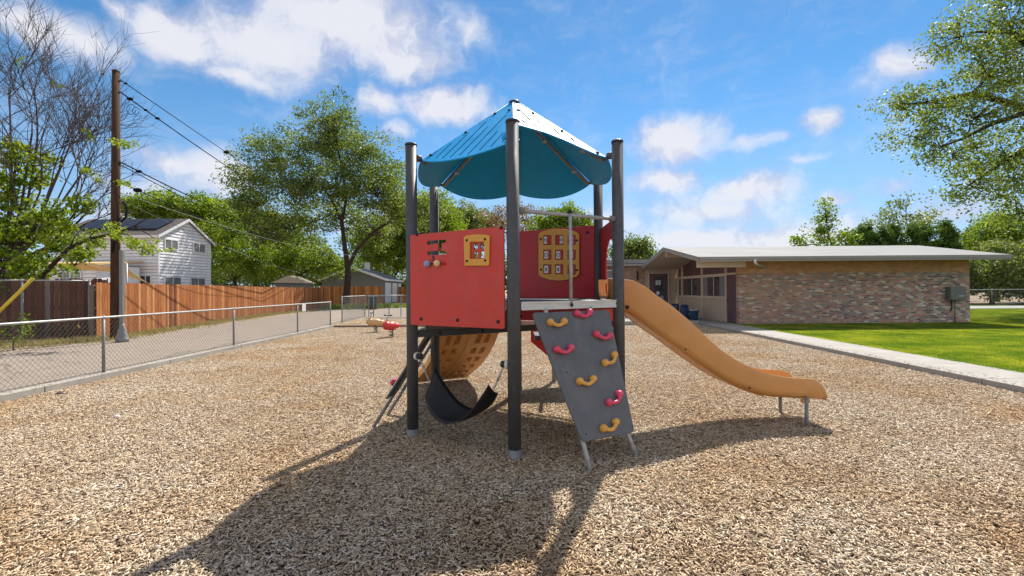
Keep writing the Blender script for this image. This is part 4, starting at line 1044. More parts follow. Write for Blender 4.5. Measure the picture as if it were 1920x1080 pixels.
# fascia boards, gutter and soffit
fz = MB().box(XL_+0.02, YE-0.025, ZE-0.20, XR_-0.02, YE+0.0, ZE-0.015); fz.box(XL_+0.02, YE-0.05, ZE-0.115, XR_+0.0, YE-0.025, ZE-0.01)
fz.build('fascia', M['fascia'], rf0)
for X in (XL_-0.02, XR_-0.01):
    g = MB()
    for (ya, za), (yb, zb_) in zip(sec[:-1], sec[1:]):
        g.poly([(X,ya,za-0.01),(X,yb,zb_-0.01),(X,yb,zb_-0.20),(X,ya,za-0.20)], (0.03,0,0))
        g.poly([(X-0.012,ya,za+0.004),(X-0.012,yb,zb_+0.004),(X-0.012,yb,zb_-0.07),(X-0.012,ya,za-0.07)], (0.012,0,0))
    g.build('barge_board', M['fascia'], rf0)
sf = MB()
for (ya, za), (yb, zb_) in zip(sec[:-1], sec[1:]):
    sf.add([(XL_+0.03,ya,za-0.16),(XR_-0.03,ya,za-0.16),(XR_-0.03,yb,zb_-0.16),(XL_+0.03,yb,zb_-0.16)], [(0,1,2,3)])
sf.build('soffit', M['soffit'], rf0)
bm_ = MB()
bm_.box(XL_+0.10, YRG-0.07, ZR-0.50, XW+0.2, YRG+0.07, ZR-0.205).build('roof_beam', M['tan'], bld, bevel=0.006)
MB().box(XL_+0.12, YE+0.45, ZE-0.42, XW-0.01, YE+0.57, ZE-0.13).build('eave_beam', M['tanl'], bld, bevel=0.006)
# west side: posts, windows, panels
def yx(u): return at_x(u, 540, XW).y
ww = thing
wall_m = MB()
ys = [yx(u) for u in (1380, 1362, 1316, 1279, 1266)]; YD = 27.45
zs = 1.22; zt_ = 2.28
wall_m.box(XW, ys[1]+0.04, 0.1, XW+0.10, YD, zs-0.03)
wall_m.build('lower_panels', M['tan'], bld, bevel=0.004)
tr_ = MB()
for y in (ys[1]+0.04, ys[2], ys[3], ys[4], YD-0.06): tr_.box(XW-0.035, y-0.05, 0.1, XW+0.12, y+0.05, roof_z(y)-0.19)
tr_.box(XW-0.02, ys[0], zt_, XW+0.12, YD, zt_+0.09); tr_.box(XW-0.045, ys[1], zs-0.03, XW+0.12, YD, zs+0.03)
tr_.build('window_posts', M['tanl'], bld, bevel=0.004)
MB().poly([(XW+0.05, ys[0], zt_+0.09),(XW+0.05, ys[0], roof_z(ys[0])-0.19),(XW+0.05, YRG, ZR-0.19),(XW+0.05, YD, roof_z(YD)-0.19),(XW+0.05, YD, zt_+0.09)], (0.03,0,0)).build('upper_panels', M['maroon'], bld)
for i, (ya, yb) in enumerate(((ys[1]+0.09, ys[2]-0.05), (ys[2]+0.05, ys[3]-0.05), (ys[3]+0.05, ys[4]-0.05), (ys[4]+0.05, YD-0.12))):
    fm = MB(); w_ = 0.045
    for a_, b_ in ((ya, ya+w_), (yb-w_, yb)): fm.box(XW+0.0, a_, zs+0.03, XW+0.05, b_, zt_)
    fm.box(XW+0.0, ya+w_, zt_-w_, XW+0.05, yb-w_, zt_); fm.box(XW+0.0, ya+w_, zs+0.03, XW+0.05, yb-w_, zs+0.03+w_)
    if i < 2: fm.box(XW+0.005, (ya+yb)/2-0.02, zs+0.03+w_, XW+0.045, (ya+yb)/2+0.02, zt_-w_)
    wn_ = fm.build('window', M['tanl'], bld)
    MB().box(XW+0.03, ya+w_, zs+0.07, XW+0.04, yb-w_, zt_-w_).build('pane', M['glass'], wn_)
    if i < 2:
        for a_, b_ in ((ya+w_+0.01, ya+w_+(yb-ya)*0.24), (yb-w_-(yb-ya)*0.20, yb-w_-0.01)):
            MB().box(XW+0.021, a_, zs+0.08, XW+0.029, b_, zt_-w_-0.01).build('curtain', M['galvdull' if i == 0 else 'maroon'], wn_)
dm = MB().box(XW+0.01, ys[0]+0.0, 0.12, XW+0.06, ys[1]-0.02, zt_-0.002)
dr = dm.build('side_door', M['maroon'], bld); MB().sphere((XW-0.02, ys[1]-0.12, 1.12), 0.035).build('door_knob', M['cap'], dr)
# rear wing with the entrance door
YV = 27.5
wg = MB().box(3.2, YV, 0.05, 7.95, YV+0.25, 3.1).build('wing_wall', M['brick2'], bld)
vm_ = MB()
X = 7.96
while X < XW-0.02:
    vm_.box(X, YV+0.02, 0.1, min(X+0.145, XW), YV+0.10, 3.05); X += 0.15
vm_.build('board_wall', M['tan'], bld)
xd0, xd1 = at(1218, 540, YV-0.1).x, at(1253, 540, YV-0.1).x; zd = at(1235, 513, YV-0.1).z
dd_ = MB().box(xd0-0.07, YV-0.06, 0.12, xd0, YV+0.02, zd+0.07).box(xd1, YV-0.06, 0.12, xd1+0.07, YV+0.02, zd+0.07).box(xd0, YV-0.06, zd, xd1, YV+0.02, zd+0.07)
df = dd_.build('entrance_frame', M['tanl'], bld)
er = MB().box(xd0+0.005, YV-0.04, 0.13, xd0+0.30, YV+0.0, zd-0.005).box(xd1-0.20, YV-0.04, 0.13, xd1-0.005, YV+0.0, zd-0.005).box(xd0+0.30, YV-0.04, zd-0.20, xd1-0.20, YV, zd-0.005).box(xd0+0.30, YV-0.04, 0.13, xd1-0.20, YV, 0.40)
er = er.build('entrance_door', M['maroon'], bld)
MB().box(xd0+0.30, YV-0.02, 0.40, xd1-0.20, YV-0.01, zd-0.20).build('pane', M['glass'], er)
s1 = at(1234, 530, YV-0.03); s2 = at(1233.5, 549.5, YV-0.03); s3 = at(1241, 558, YV-0.03)
nt_ = MB().box(s1.x-0.15, YV-0.028, s1.z-0.13, s1.x+0.15, YV-0.022, s1.z+0.13)
for k in range(3): nt_.box(s1.x-0.11+0.01*k, YV-0.031, s1.z+0.06-0.065*k, s1.x+0.11-0.03*(k % 2), YV-0.029, s1.z+0.085-0.065*k, 1)
nt_.build('notice', [M['white'], M['black']], er)
MB().path([(s2.x, YV-0.03, s2.z), (s2.x, YV-0.022, s2.z)], 0.11, 20).build('round_sticker', M['white'], er)
MB().box(s3.x-0.10, YV-0.028, s3.z-0.10, s3.x+0.10, YV-0.022, s3.z+0.10).build('notice', M['paleblue'], er)
wr_ = MB().box(2.6, YV-0.45, 3.04, 8.6, 34, 3.17, 0).box(2.55, YV-0.50, 3.18, 8.6, 34, 3.40, 1)
wr_.build('wing_roof', [M['fascia'], M['roofw']], bld, bevel=0.01)
wq = at(1141, 517, YV); wwn = MB().box(wq.x-0.5, YV-0.03, wq.z-0.35, wq.x+0.35, YV+0.01, wq.z+0.35).build('window', M['white'], bld)
MB().box(wq.x-0.44, YV-0.036, wq.z-0.29, wq.x+0.29, YV-0.031, wq.z+0.29).build('pane', M['glassm'], wwn)
lq = at(1195, 517, YV-0.1); MB().path([(lq.x,YV-0.12,lq.z+0.25),(lq.x,YV-0.12,lq.z-0.25)], 0.05, 10).path([(lq.x,YV-0.12,lq.z+0.25),(lq.x,YV-0.02,lq.z+0.3)], 0.02, 8).build('wall_lamp', M['cap'], bld)
# spout, meter box
sp_ = [at(1416, 486, YE-0.05), at(1416, 493, YE-0.03), at(1420, 496, 19.3), at(1436, 501.5, YW-0.06)]
MB().path(sp_, 0.05, 10).build('gutter_spout', M['gutter'], bld)
e0, e1 = at(1777, 562, YW-0.12), at(1806, 537.5, YW-0.12)
eb = MB().box(e0.x, YW-0.24, e0.z, e1.x, YW-0.005, e1.z).box(e0.x+0.02, YW-0.252, e0.z+0.02, e1.x-0.02, YW-0.241, e1.z-0.02)
eb.box(e0.x+0.35, YW-0.256, e0.z+0.14, e1.x-0.08, YW-0.253, e0.z+0.19, 1)
eb.build('meter_box', [M['boxg'], M['galv']], bld, bevel=0.006)
MB().path([(e0.x+0.25, YW-0.04, e0.z), (e0.x+0.25, YW-0.04, e0.z-0.35), (e0.x+0.20, YW-0.03, e0.z-0.5)], 0.022, 8).tube((e0.x+0.40, YW-0.03, e0.z), (e0.x+0.40, YW-0.03, 0.1), 0.014, n=8, mi=1).build('conduit', [M['cap'], M['galvdull']], bld)

# porch things
def bucket(c):
    m = MB().lathe(c, [(0.0,0.0),(0.17,0.0),(0.235,0.44),(0.255,0.45),(0.255,0.475),(0.225,0.475),(0.215,0.42),(0.16,0.30),(0,0.30)], 24)
    return m
bc = gd(1301, 600, 0.12)
bt = thing('toy_tub', 'slate blue round tub full of balls and white toys on the porch', 'tub', bc)
bucket(bc).build('tub', M['bucket'], bt)
for dx, dy, r_, m_ in ((0.07,0.02,0.11,'white'),(-0.09,0.05,0.09,'white'),(0.0,-0.09,0.08,'galvdull'),(0.13,-0.07,0.05,'cream'),(-0.12,-0.06,0.06,'white')):
    MB().sphere(bc+Vector((dx,dy,0.44)), r_, (1,1,0.85)).build('ball', M[m_], bt)
def toy_car(c, hd, label):
    c = Vector(c); t = thing('ride_on_toy', label, 'ride-on toy', c, 'navy ride-on toys on the porch')
    rot = Matrix.Rotation(hd, 3, 'Z'); tr3 = lambda x, y, z: c+rot @ Vector((x, y, z))
    m = MB(); pts = [(-0.28,0.12),(-0.28,0.45),(-0.2,0.68),(0.0,0.74),(0.2,0.66),(0.27,0.42),(0.28,0.12)]
    m.poly([tr3(x, -0.17, z) for x, z in pts], rot @ Vector((0,0.34,0)))
    m.build('shell', M['bluep'], t, bevel=0.04)
    m = MB().poly([tr3(x, -0.176, z) for x, z in [(-0.14,0.46),(-0.10,0.62),(0.10,0.62),(0.16,0.46)]], rot @ Vector((0,0.352,0))); m.build('window_panel', M['black'], t)
    for x in (-0.17, 0.17):
        for y in (-0.19, 0.19): MB().path([tr3(x, y-0.03, 0.1), tr3(x, y+0.03, 0.1)], 0.10, 16).build('wheel', M['cap'], t)
    MB().sphere(tr3(0.0,-0.18,0.33), 0.05, (1,0.3,1)).build('badge', M['yellow'], t)
toy_car(gd(1292, 600, 0.12)+Vector((0.05,0.75,0)), R(80), 'navy ride-on toy with rounded top directly behind the slate blue tub')
toy_car(gd(1279, 597, 0.12)+Vector((0.0,1.0,0)), R(60), 'navy ride-on toy farther left, its round top nearest the entrance door')
# white picket rail with toys behind
pf = thing('picket_fence', 'short white picket rail on the kerb behind the orange slide', 'fence', (5.6, 22.1, 0.1))
m = MB(); m.box(4.2,22.1,0.22,7.2,22.13,0.26); m.box(4.2,22.1,0.60,7.2,22.13,0.64)
for k in range(21): m.box(4.2+k*0.147,22.08,0.12,4.225+k*0.147,22.1,0.70)
m.build('pickets', M['white'], pf)
for i, (x, col, lb) in enumerate(((5.35,'toyred','small red plastic chair behind the white picket rail'),(6.0,'bluep','small navy plastic chair behind the white picket rail, right of the red one'))):
    t = thing('toy_chair', lb, 'chair', (x, 22.6, 0.118)); 
    MB().box(x-0.17,22.45,0.38,x+0.17,22.8,0.41).build('seat', M[col], t, bevel=0.01)
    MB().poly([(x-0.17,22.80,0.40),(x+0.17,22.80,0.40),(x+0.14,22.84,0.72),(x-0.14,22.84,0.72)], (0,0.02,0)).build('backrest', M[col], t, bevel=0.008)
    for dx in (-0.14, 0.14):
        for dy in (22.48, 22.78): MB().tube((x+dx*1.1,dy,0.118),(x+dx,dy,0.39),0.012,n=8).build('leg', M['white'], t)

# ------------------------------------------------------------------ white two-storey house
HX = at(297, 500, 34.0).x; HY0 = 34.0; HY1 = at_x(394.5, 480, HX).y; HYM = (HY0+HY1)/2
zE = at(297, 440, HY0).z; zP = at(HX and 349, 412.5, HYM).z; HXL = at(118, 480, HY0).x-0.6
house = thing('white_house', 'two-storey white clapboard house with solar panels behind the orange fence', 'house', (HX-4, HYM, 0.1))
def clap(m, A, e, width_at, z0, z1, nrm, course=0.235, off=0.028):
    z = z0
    while z < z1:
        zt = min(z+course, z1); (a0, b0), (a1, b1) = width_at(z), width_at(zt)
        if b0-a0 < 0.05: break
        p = [A+e*a0+Z2*z+nrm*off, A+e*b0+Z2*z+nrm*off, A+e*b1+Z2*zt+nrm*0.002, A+e*a1+Z2*zt+nrm*0.002]
        q = [A+e*a0+Z2*z, A+e*b0+Z2*z]
        m.add(p+q, [(0,1,2,3),(4,5,1,0)])
        m.add([A+e*a0+Z2*z+nrm*(off+.002), A+e*b0+Z2*z+nrm*(off+.002), A+e*b0+Z2*(z+0.028)+nrm*(off+.002), A+e*a0+Z2*(z+0.028)+nrm*(off+.002)], [(0,1,2,3)], 1); z = zt  # grey strip paints in the shadow line under each clapboard lap
core = MB(); core.box(HXL, HY0, 0.0, HX-0.01, HY1, zE)
core.poly([(HX-0.01,HY0,zE),(HX-0.01,HY1,zE),(HX-0.01,HYM,zP-0.1)], (HXL-HX,0,0)); 
hw = core.build('walls', M['wallwhite'], house)
m = MB(); gw = HY1-HY0
def gab(z): 
    if z <= zE: return (0, gw)
    f = (z-zE)/(zP-zE); return (gw/2*f, gw-gw/2*f)
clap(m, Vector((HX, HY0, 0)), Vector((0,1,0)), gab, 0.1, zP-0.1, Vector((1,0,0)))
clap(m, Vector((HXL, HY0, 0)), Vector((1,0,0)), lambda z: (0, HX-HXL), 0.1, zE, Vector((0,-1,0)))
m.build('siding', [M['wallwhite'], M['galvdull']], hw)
MB().box(HX-0.02, HY0-0.035, 0.1, HX+0.035, HY0+0.09, zE).box(HX-0.02, HY1-0.09, 0.1, HX+0.035, HY1+0.02, zE).build('corner_trim', M['trim'], hw)
ov = 0.28; slope = (zP-zE)/(gw/2)
rfm = MB()
for sgn, ya in ((-1, HY0), (1, HY1)):
    ye = ya+sgn*ov; ze = zE-ov*slope
    rfm.poly([(HXL-0.2,ye,ze),(HX+0.22,ye,ze),(HX+0.22,HYM,zP),(HXL-0.2,HYM,zP)][::1 if sgn < 0 else -1], (0,0,0.10))
hr = rfm.build('roof', M['shingle'], house)
tm = MB()
for sgn, ya in ((-1, HY0), (1, HY1)):
    ye = ya+sgn*ov; ze = zE-ov*slope
    tm.poly([(HX+0.225,ye,ze-0.12),(HX+0.225,HYM,zP-0.12),(HX+0.225,HYM,zP+0.09),(HX+0.225,ye,ze+0.09)], (0.03,0,0))
tm.box(HXL-0.2, HY0-ov-0.03, zE-ov*slope-0.10, HX+0.22, HY0-ov-0.002, zE-ov*slope+0.085)
tm.build('fascia', M['trim'], hr)
pa = at(196, 424, HYM-1.2)
for k in range(6):
    xx0 = HXL+0.9+k*1.04; f0, f1 = 0.28, 0.86
    y0_, y1_ = HY0-ov+(HYM-HY0+ov)*f0, HY0-ov+(HYM-HY0+ov)*f1; z0_, z1_ = zE-ov*slope+(zP-zE+ov*slope)*f0+0.2, zE-ov*slope+(zP-zE+ov*slope)*f1+0.2
    MB().poly([(xx0,y0_,z0_),(xx0+1.0,y0_,z0_),(xx0+1.0,y1_,z1_),(xx0,y1_,z1_)], (0,0,0.05)).build('solar_panel', M['solar'], hr)
def hwin(u0, v0, u1, v1, X=None, Y=None):
    if X is not None:
        a = at_x(u0, v0, X+0.04); b = at_x(u1, v1, X+0.04); y0_, y1_, z1_, z0_ = a.y, b.y, a.z, b.z
        z1_ = max(a.z, at_x(u0, v0, X).z); m = MB()
        w = m.box(X+0.03,y0_,z0_,X+0.07,y0_+0.07,z1_).box(X+0.03,y1_-0.07,z0_,X+0.07,y1_,z1_).box(X+0.03,y0_+0.07,z0_,X+0.07,y1_-0.07,z0_+0.07).box(X+0.03,y0_+0.07,z1_-0.07,X+0.07,y1_-0.07,z1_).box(X+0.035,(y0_+y1_)/2-0.03,z0_+0.07,X+0.065,(y0_+y1_)/2+0.03,z1_-0.07).build('window', M['trim'], house)
        MB().box(X+0.031,y0_+0.07,z0_+0.07,X+0.05,y1_-0.07,z1_-0.07).build('pane', M['glassm'], w)
    else:
        a = at(u0, v0, Y-0.04); b = at(u1, v1, Y-0.04); x0_, x1_, z1_, z0_ = a.x, b.x, a.z, b.z
        w = MB().box(x0_,Y-0.07,z0_,x0_+0.07,Y-0.03,z1_).box(x1_-0.07,Y-0.07,z0_,x1_,Y-0.03,z1_).box(x0_+0.07,Y-0.07,z0_,x1_-0.07,Y-0.03,z0_+0.07).box(x0_+0.07,Y-0.07,z1_-0.07,x1_-0.07,Y-0.03,z1_).box((x0_+x1_)/2-0.03,Y-0.065,z0_+0.07,(x0_+x1_)/2+0.03,Y-0.035,z1_-0.07).build('window', M['trim'], house)
        MB().box(x0_+0.07,Y-0.05,z0_+0.07,x1_-0.07,Y-0.031,z1_-0.07).build('pane', M['glass'], w)
hwin(308.5, 447, 334, 469.5, X=HX); hwin(362, 454.5, 385, 475.5, X=HX); hwin(308, 518, 340, 540, X=HX); hwin(357, 520, 385, 540, X=HX)
hwin(243, 446, 256, 468, Y=HY0); hwin(160, 445, 170, 455, Y=HY0); hwin(262, 516, 284, 540, Y=HY0)
# low annexe
AY = 30.0; ax0, ax1 = at(60, 500, AY).x, at(180, 500, AY).x; az = at(120, 497, AY).z
ann = thing('white_annexe', 'low white house annexe with paned window behind the old brown fence', 'house', ((ax0+ax1)/2, AY+1.5, 0.1))
aw = MB().box(ax0, AY, 0.0, ax1, AY+3.5, az).build('walls', M['wallwhite'], ann)
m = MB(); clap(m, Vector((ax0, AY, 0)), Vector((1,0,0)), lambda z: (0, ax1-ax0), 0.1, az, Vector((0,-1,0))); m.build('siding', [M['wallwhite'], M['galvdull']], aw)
MB().poly([(ax0-0.3,AY-0.4,az-0.02),(ax1+0.3,AY-0.4,az-0.02),(ax1+0.3,AY+3.6,az+0.35),(ax0-0.3,AY+3.6,az+0.35)], (0,0,0.12)).build('roof', M['sail'], ann)
a = at(112, 510, AY-0.05); b = at(152, 526, AY-0.05); w = MB()
for x in np.linspace(a.x, b.x, 3): w.box(x-0.04, AY-0.09, b.z, x+0.04, AY-0.035, a.z)
w.box(a.x, AY-0.085, a.z-0.03, b.x, AY-0.036, a.z+0.03).box(a.x, AY-0.085, b.z-0.03, b.x, AY-0.036, b.z+0.03)
for f in (0.33, 0.66): w.box(a.x, AY-0.075, b.z+(a.z-b.z)*f-0.01, b.x, AY-0.05, b.z+(a.z-b.z)*f+0.01)
for x in np.linspace(a.x, b.x, 7)[1:-1]: w.box(x-0.01, AY-0.074, b.z, x+0.01, AY-0.052, a.z)
w = w.build('window', M['trim'], ann); MB().box(a.x, AY-0.05, b.z, b.x, AY-0.04, a.z).build('pane', M['glassm'], w)
# shade sails
def sail(label, corners, sagc=0.12):
    m = MB(); n = 12; A_, B_, C_ = [Vector(c) for c in corners]; cen = (A_+B_+C_)/3; vs = []; ix = {}
    for i in range(n+1):
        for j in range(n+1-i):
            a, b = i/n, j/n; c = 1-a-b; p = A_*a+B_*b+C_*c; edge = 4*(a*b*(c == 0)+b*c*(a == 0)+a*c*(b == 0))
            e2 = min(1, (1-27*a*b*c)) ; pull = 0.16*4*max(a*b, b*c, a*c)*e2
            p = p+(cen-p)*pull-Z2*sagc*27*a*b*c; ix[(i, j)] = len(vs); vs.append(p)
    fs = []
    for i in range(n):
        for j in range(n-i):
            fs.append((ix[(i,j)], ix[(i+1,j)], ix[(i,j+1)]))
            if j < n-i-1: fs.append((ix[(i+1,j)], ix[(i+1,j+1)], ix[(i,j+1)]))
    m.add(vs, fs, 0, True); o = m.build('shade_sail', M['sail'])
    so_ = o.modifiers.new('thick', 'SOLIDIFY'); so_.thickness = 0.01
    set_meta(o, label, 'shade sail', 'shade sails beside the white house'); return o
sail('tan triangular shade sail stretched down to the orange fence beside the pole', [at(158,492,24), at(236,499,22.5), at(279,531,23)])
sail('flatter tan shade sail hung over the low white annexe window', [at(20,492,23), at(160,494,24.5), at(235,512,28)])
p0 = at(237.5, 494, 22.4); sp2 = MB().tube((p0.x, 22.4, 0.1), (p0.x, 22.4, p0.z), 0.04, n=10).build('sail_post', M['galv']); set_meta(sp2, 'thin steel post holding up the tan shade sail behind the orange fence', 'post')

# ------------------------------------------------------------------ garage and shed beyond the fences
GY = 60.0; g0, g1, gp, ge = at(604, 523, GY), at(720, 523, GY), at(663, 502.5, GY), None
gar = thing('garage', 'grey-green gabled garage with pale double doors behind the big elm', 'garage', ((g0.x+g1.x)/2, GY+4, 0.1))
GY1 = at_x(752, 540, g1.x).y; zge = g1.z; zgp = gp.z; gxm = (g0.x+g1.x)/2
gm = MB().poly([(g0.x,GY,0),(g1.x,GY,0),(g1.x,GY,zge),(gxm,GY,zgp),(g0.x,GY,zge)], (0,GY1-GY,0)); gm.build('walls', M['greyg'], gar)
rg_ = MB(); oo = 0.4
for sx, xe in ((1, g1.x), (-1, g0.x)):
    sl_ = (zgp-zge)/(g1.x-gxm); xo = xe+sx*oo; zo = zge-oo*sl_
    rg_.poly([(xo,GY-0.4,zo),(xo,GY1+0.3,zo),(gxm,GY1+0.3,zgp),(gxm,GY-0.4,zgp)][::1 if sx > 0 else -1], (0,0,0.12))
rgo = rg_.build('roof', M['shinglegrey'], gar)
m = MB()
for sx, xe in ((1, g1.x), (-1, g0.x)):
    sl_ = (zgp-zge)/(g1.x-gxm); xo = xe+sx*oo; zo = zge-oo*sl_
    m.poly([(xo,GY-0.44,zo-0.12),(gxm,GY-0.44,zgp-0.12),(gxm,GY-0.44,zgp+0.14),(xo,GY-0.44,zo+0.14)], (0,0.035,0))
    m.box(xo-0.02, GY-0.40, zo-0.10, xo+0.02, GY1+0.3, zo+0.13)
m.build('fascia', M['trim'], rgo)
MB().box(gxm-0.1, GY+5, zgp-0.2, gxm+0.5, GY+5.6, zgp+1.0).build('chimney', M['trim'], rgo)
L_ = GY1-GY
for f0, f1 in ((0.05, 0.36), (0.44, 0.72), (0.80, 0.97)):
    MB().box(g1.x+0.005, GY+L_*f0, 0.15, g1.x+0.06, GY+L_*f1, zge-0.45).build('garage_door', M['trim'], gar, bevel=0.01)
SY = 47.0; q0, q1, qp = at(508, 530, SY), at(574, 531, SY), at(540, 516.5, SY)
shd = thing('shed', 'low shed with a tan ridged roof showing above the orange fence', 'shed', ((q0.x+q1.x)/2, SY+2, 0.1))
MB().box(q0.x+0.3, SY+0.3, 0, q1.x-0.3, SY+2, q0.z).build('walls', M['greyg'], shd)
MB().poly([(q0.x,SY,q0.z),(qp.x,SY,qp.z),(q1.x,SY,q1.z)], (0,2.4,0)).build('roof', M['tan'], shd)
# alley bin
bp = at(700, 560, 40.0)
bn = thing('wheeled_bin', 'dark wheeled refuse bin beside the alley right of the elm trunk', 'bin', (bp.x, 40, 0.1))
MB().add([(bp.x-0.30,39.7,0.1),(bp.x+0.30,39.7,0.1),(bp.x+0.30,40.3,0.1),(bp.x-0.30,40.3,0.1),(bp.x-0.42,39.6,1.15),(bp.x+0.42,39.6,1.15),(bp.x+0.42,40.4,1.15),(bp.x-0.42,40.4,1.15)],[(0,3,2,1),(4,5,6,7),(0,1,5,4),(1,2,6,5),(2,3,7,6),(3,0,4,7)]).build('bin_body', M['bin'], bn)
MB().poly([(bp.x-0.46,39.55,1.16),(bp.x+0.46,39.55,1.16),(bp.x+0.46,40.42,1.26),(bp.x-0.46,40.42,1.26)], (0,0,0.05)).build('lid', M['bin'], bn)
for sx in (-0.25, 0.25): MB().path([(bp.x+sx-0.03,40.35,0.2),(bp.x+sx+0.03,40.35,0.2)], 0.1, 12).build('wheel', M['cap'], bn)

# ------------------------------------------------------------------ utility pole, lamp stub, wires
pb = gd(216, 637, 0.1); pt = at(217.5, 134, pb.y)
up = thing('utility_pole', 'tall dark wooden utility pole in front of the orange fence', 'utility pole', (pb.x, pb.y, 0.1))
MB().path([pb-Z2*0.3, pb+(pt-pb)*0.5, pt], [0.140, 0.126, 0.108], 20).build('pole', M['polew'], up)
MB().path([pt-Z2*0.03, pt+Z2*0.01, pt+Z2*0.06], [0.112, 0.112, 0.05], 16).build('pole_top', M['polew'], up)
q = [at(231, 378, pb.y-0.05), at(238, 390, pb.y-0.08), at(236, 408, pb.y-0.12), at(228, 415, pb.y-0.12), at(222, 408, pb.y-0.14)]
MB().path(q, 0.035, 8).build('drip_loop', M['wire'], up)
MB().tube(at(222, 408, pb.y-0.14), Vector((pb.x+0.05, pb.y-0.16, 3.0)), 0.03, n=8).build('riser', M['wire'], up)
for v in (152, 173, 305, 345):
    c = at(224, v, pb.y); MB().path([Vector((c.x-0.05, pb.y, c.z)), Vector((c.x+0.06, pb.y, c.z))], 0.03, 8).build('pole_bracket', M['cap'], up)
def wire(label, pts, r=0.012, sag=0.35, n=24, mat='wire', extra=None):
    A_, B_ = pts[0], pts[-1]; P = [A_+(B_-A_)*t-Z2*sag*4*t*(1-t) for t in np.linspace(0, 1, n)]
    m = MB().path(P, r, 5, 0, False)
    if extra:
        for t, rr in extra: m.sphere(A_+(B_-A_)*t-Z2*sag*4*t*(1-t), rr, (1.6,1,0.8), 8, 6)
    o = m.build('power_line', M[mat]); set_meta(o, label, 'cable', 'cables running from the utility pole'); return o
y0 = pb.y
wire('thick black cable sloping from near the top of the utility pole to the elm', [at(222,170,y0), at(585,408,48)], 0.022, 0.3, extra=[(0.02,0.07),(0.05,0.05),(0.075,0.06)])
wire('thin cable with one round insulator leaving the very top of the utility pole', [at(222,147,y0), at(600,398,48)], 0.016, 0.15, extra=[(0.27,0.10),(0.012,0.04)])
wire('heavy bundled cable leaving the middle of the utility pole', [at(224,303,y0), at(640,478,48)], 0.022, 0.5, extra=[(0.03,0.07)])
wire('black cable just under the heavy bundled cable at the middle of the pole', [at(224,308,y0), at(640,494,48)], 0.014, 0.5)
wire('pale thin cable below the two middle cables of the utility pole', [at(226,362,y0), at(700,480,48)], 0.012, 0.6, mat='wirel')
wire('dark cable with a black splice box low on the utility pole', [at(226,342,y0), at(660,505,48)], 0.018, 0.5, extra=[(0.025,0.10)])
wire('thin grey cable running lowest from the pole over the white house roof', [at(226,375,y0), at(600,520,44)], 0.007, 0.4, mat='wirel')
wire('thin cable running from the utility pole leftwards through the bare twigs', [at(213,262,y0), at(-200,215,13)], 0.006, 0.3)
m = MB(); cl_ = at(246, 205, y0+0.8)
for s_, k in ((0.16, 0), (0.12, 1)): m.path([cl_+Vector((s_*math.cos(t)+0.15*k, 0.02*k, s_*1.1*math.sin(t)-0.05*k)) for t in np.linspace(0.4, 6.0, 16)], 0.009, 5)
o = m.build('cable_loop', M['wire']); set_meta(o, 'loose loops of slack cable hanging beside the pole top', 'cable')
ls0 = at(229, 630, 14.7); ls0.z = 0.1; ztp = at(226.5, 469, ls0.y).z
ls = thing('lamp_standard', 'grey square steel post on a flared round base against the utility pole', 'post', ls0)
MB().lathe(ls0, [(0,0),(0.175,0),(0.175,0.10),(0.155,0.13),(0.15,0.20),(0.125,0.28),(0.10,0.40),(0.075,0.50),(0.062,0.58),(0.0,0.58)], 24).build('flared_base', M['galvdull'], ls)
MB().box(ls0.x-0.052, ls0.y-0.052, 0.6, ls0.x+0.052, ls0.y+0.052, ztp).build('shaft', M['galvdull'], ls, bevel=0.008)
# guy wire with yellow guard
ga = at(-30, 612, 12.6); ga = Vector((ga.x, 12.9, 0.3)); gb = at(62, 522, 13.6); gc = at(214, 372, y0)
gw_ = thing('guy_wire', 'guy wire with bright yellow plastic guard slanting up to the utility pole', 'guy wire', ga)
gA = at(-60, 641, 13.2)
MB().path([gA, gb], 0.045, 12).build('guard', M['guy'], gw_)
MB().path([gA-(gb-gA)*0.2, gc], 0.007, 5).build('cable', M['wirel'], gw_)

# little things on the chips
rd = gd(115, 738, 0.03)
o = MB().lathe(rd, [(0,0.035),(0.04,0.033),(0.065,0.02),(0.075,0.0),(0.07,-0.01)], 20).build('frisbee', M['maroon']); set_meta(o, 'small dark red plastic disc lying beside the left kerb', 'toy disc')
pw = gd(219, 781, 0.035); o = MB().sphere(pw, 0.032, (1.2,0.9,0.7), 8, 5).build('paper_scrap', M['white']); set_meta(o, 'small crumpled white scrap on the wood chips at left', 'litter')

# ------------------------------------------------------------------ vegetation
def leaves_np(cent, crad, per, leaf, r, up=0.3, flat=0.7):
    n = len(cent)*per
    cc = np.repeat(cent, per, 0); rad = np.repeat(crad, per)
    d = r.normal(0, 1, (n, 3)); d /= np.linalg.norm(d, axis=1)[:, None]; d *= (r.uniform(0, 1, n)**0.45)[:, None]
    d[:, 2] *= flat
    p = cc+d*rad[:, None]
    nn = r.normal(0, 1, (n, 3)); nn[:, 2] += up; nn /= np.linalg.norm(nn, axis=1)[:, None]
    t = np.cross(nn, r.normal(0, 1, (n, 3))); t /= np.linalg.norm(t, axis=1)[:, None]; b = np.cross(nn, t)
    L = (leaf*r.uniform(0.55, 1.25, n))[:, None]; W = L*0.62
    V = np.stack([p-t*L/2, p+b*W/2-t*L*0.05, p+t*L/2+nn*L*0.08, p-b*W/2-t*L*0.05], 1).reshape(-1, 3)
    F = np.arange(n*4).reshape(-1, 4); return V, F, n
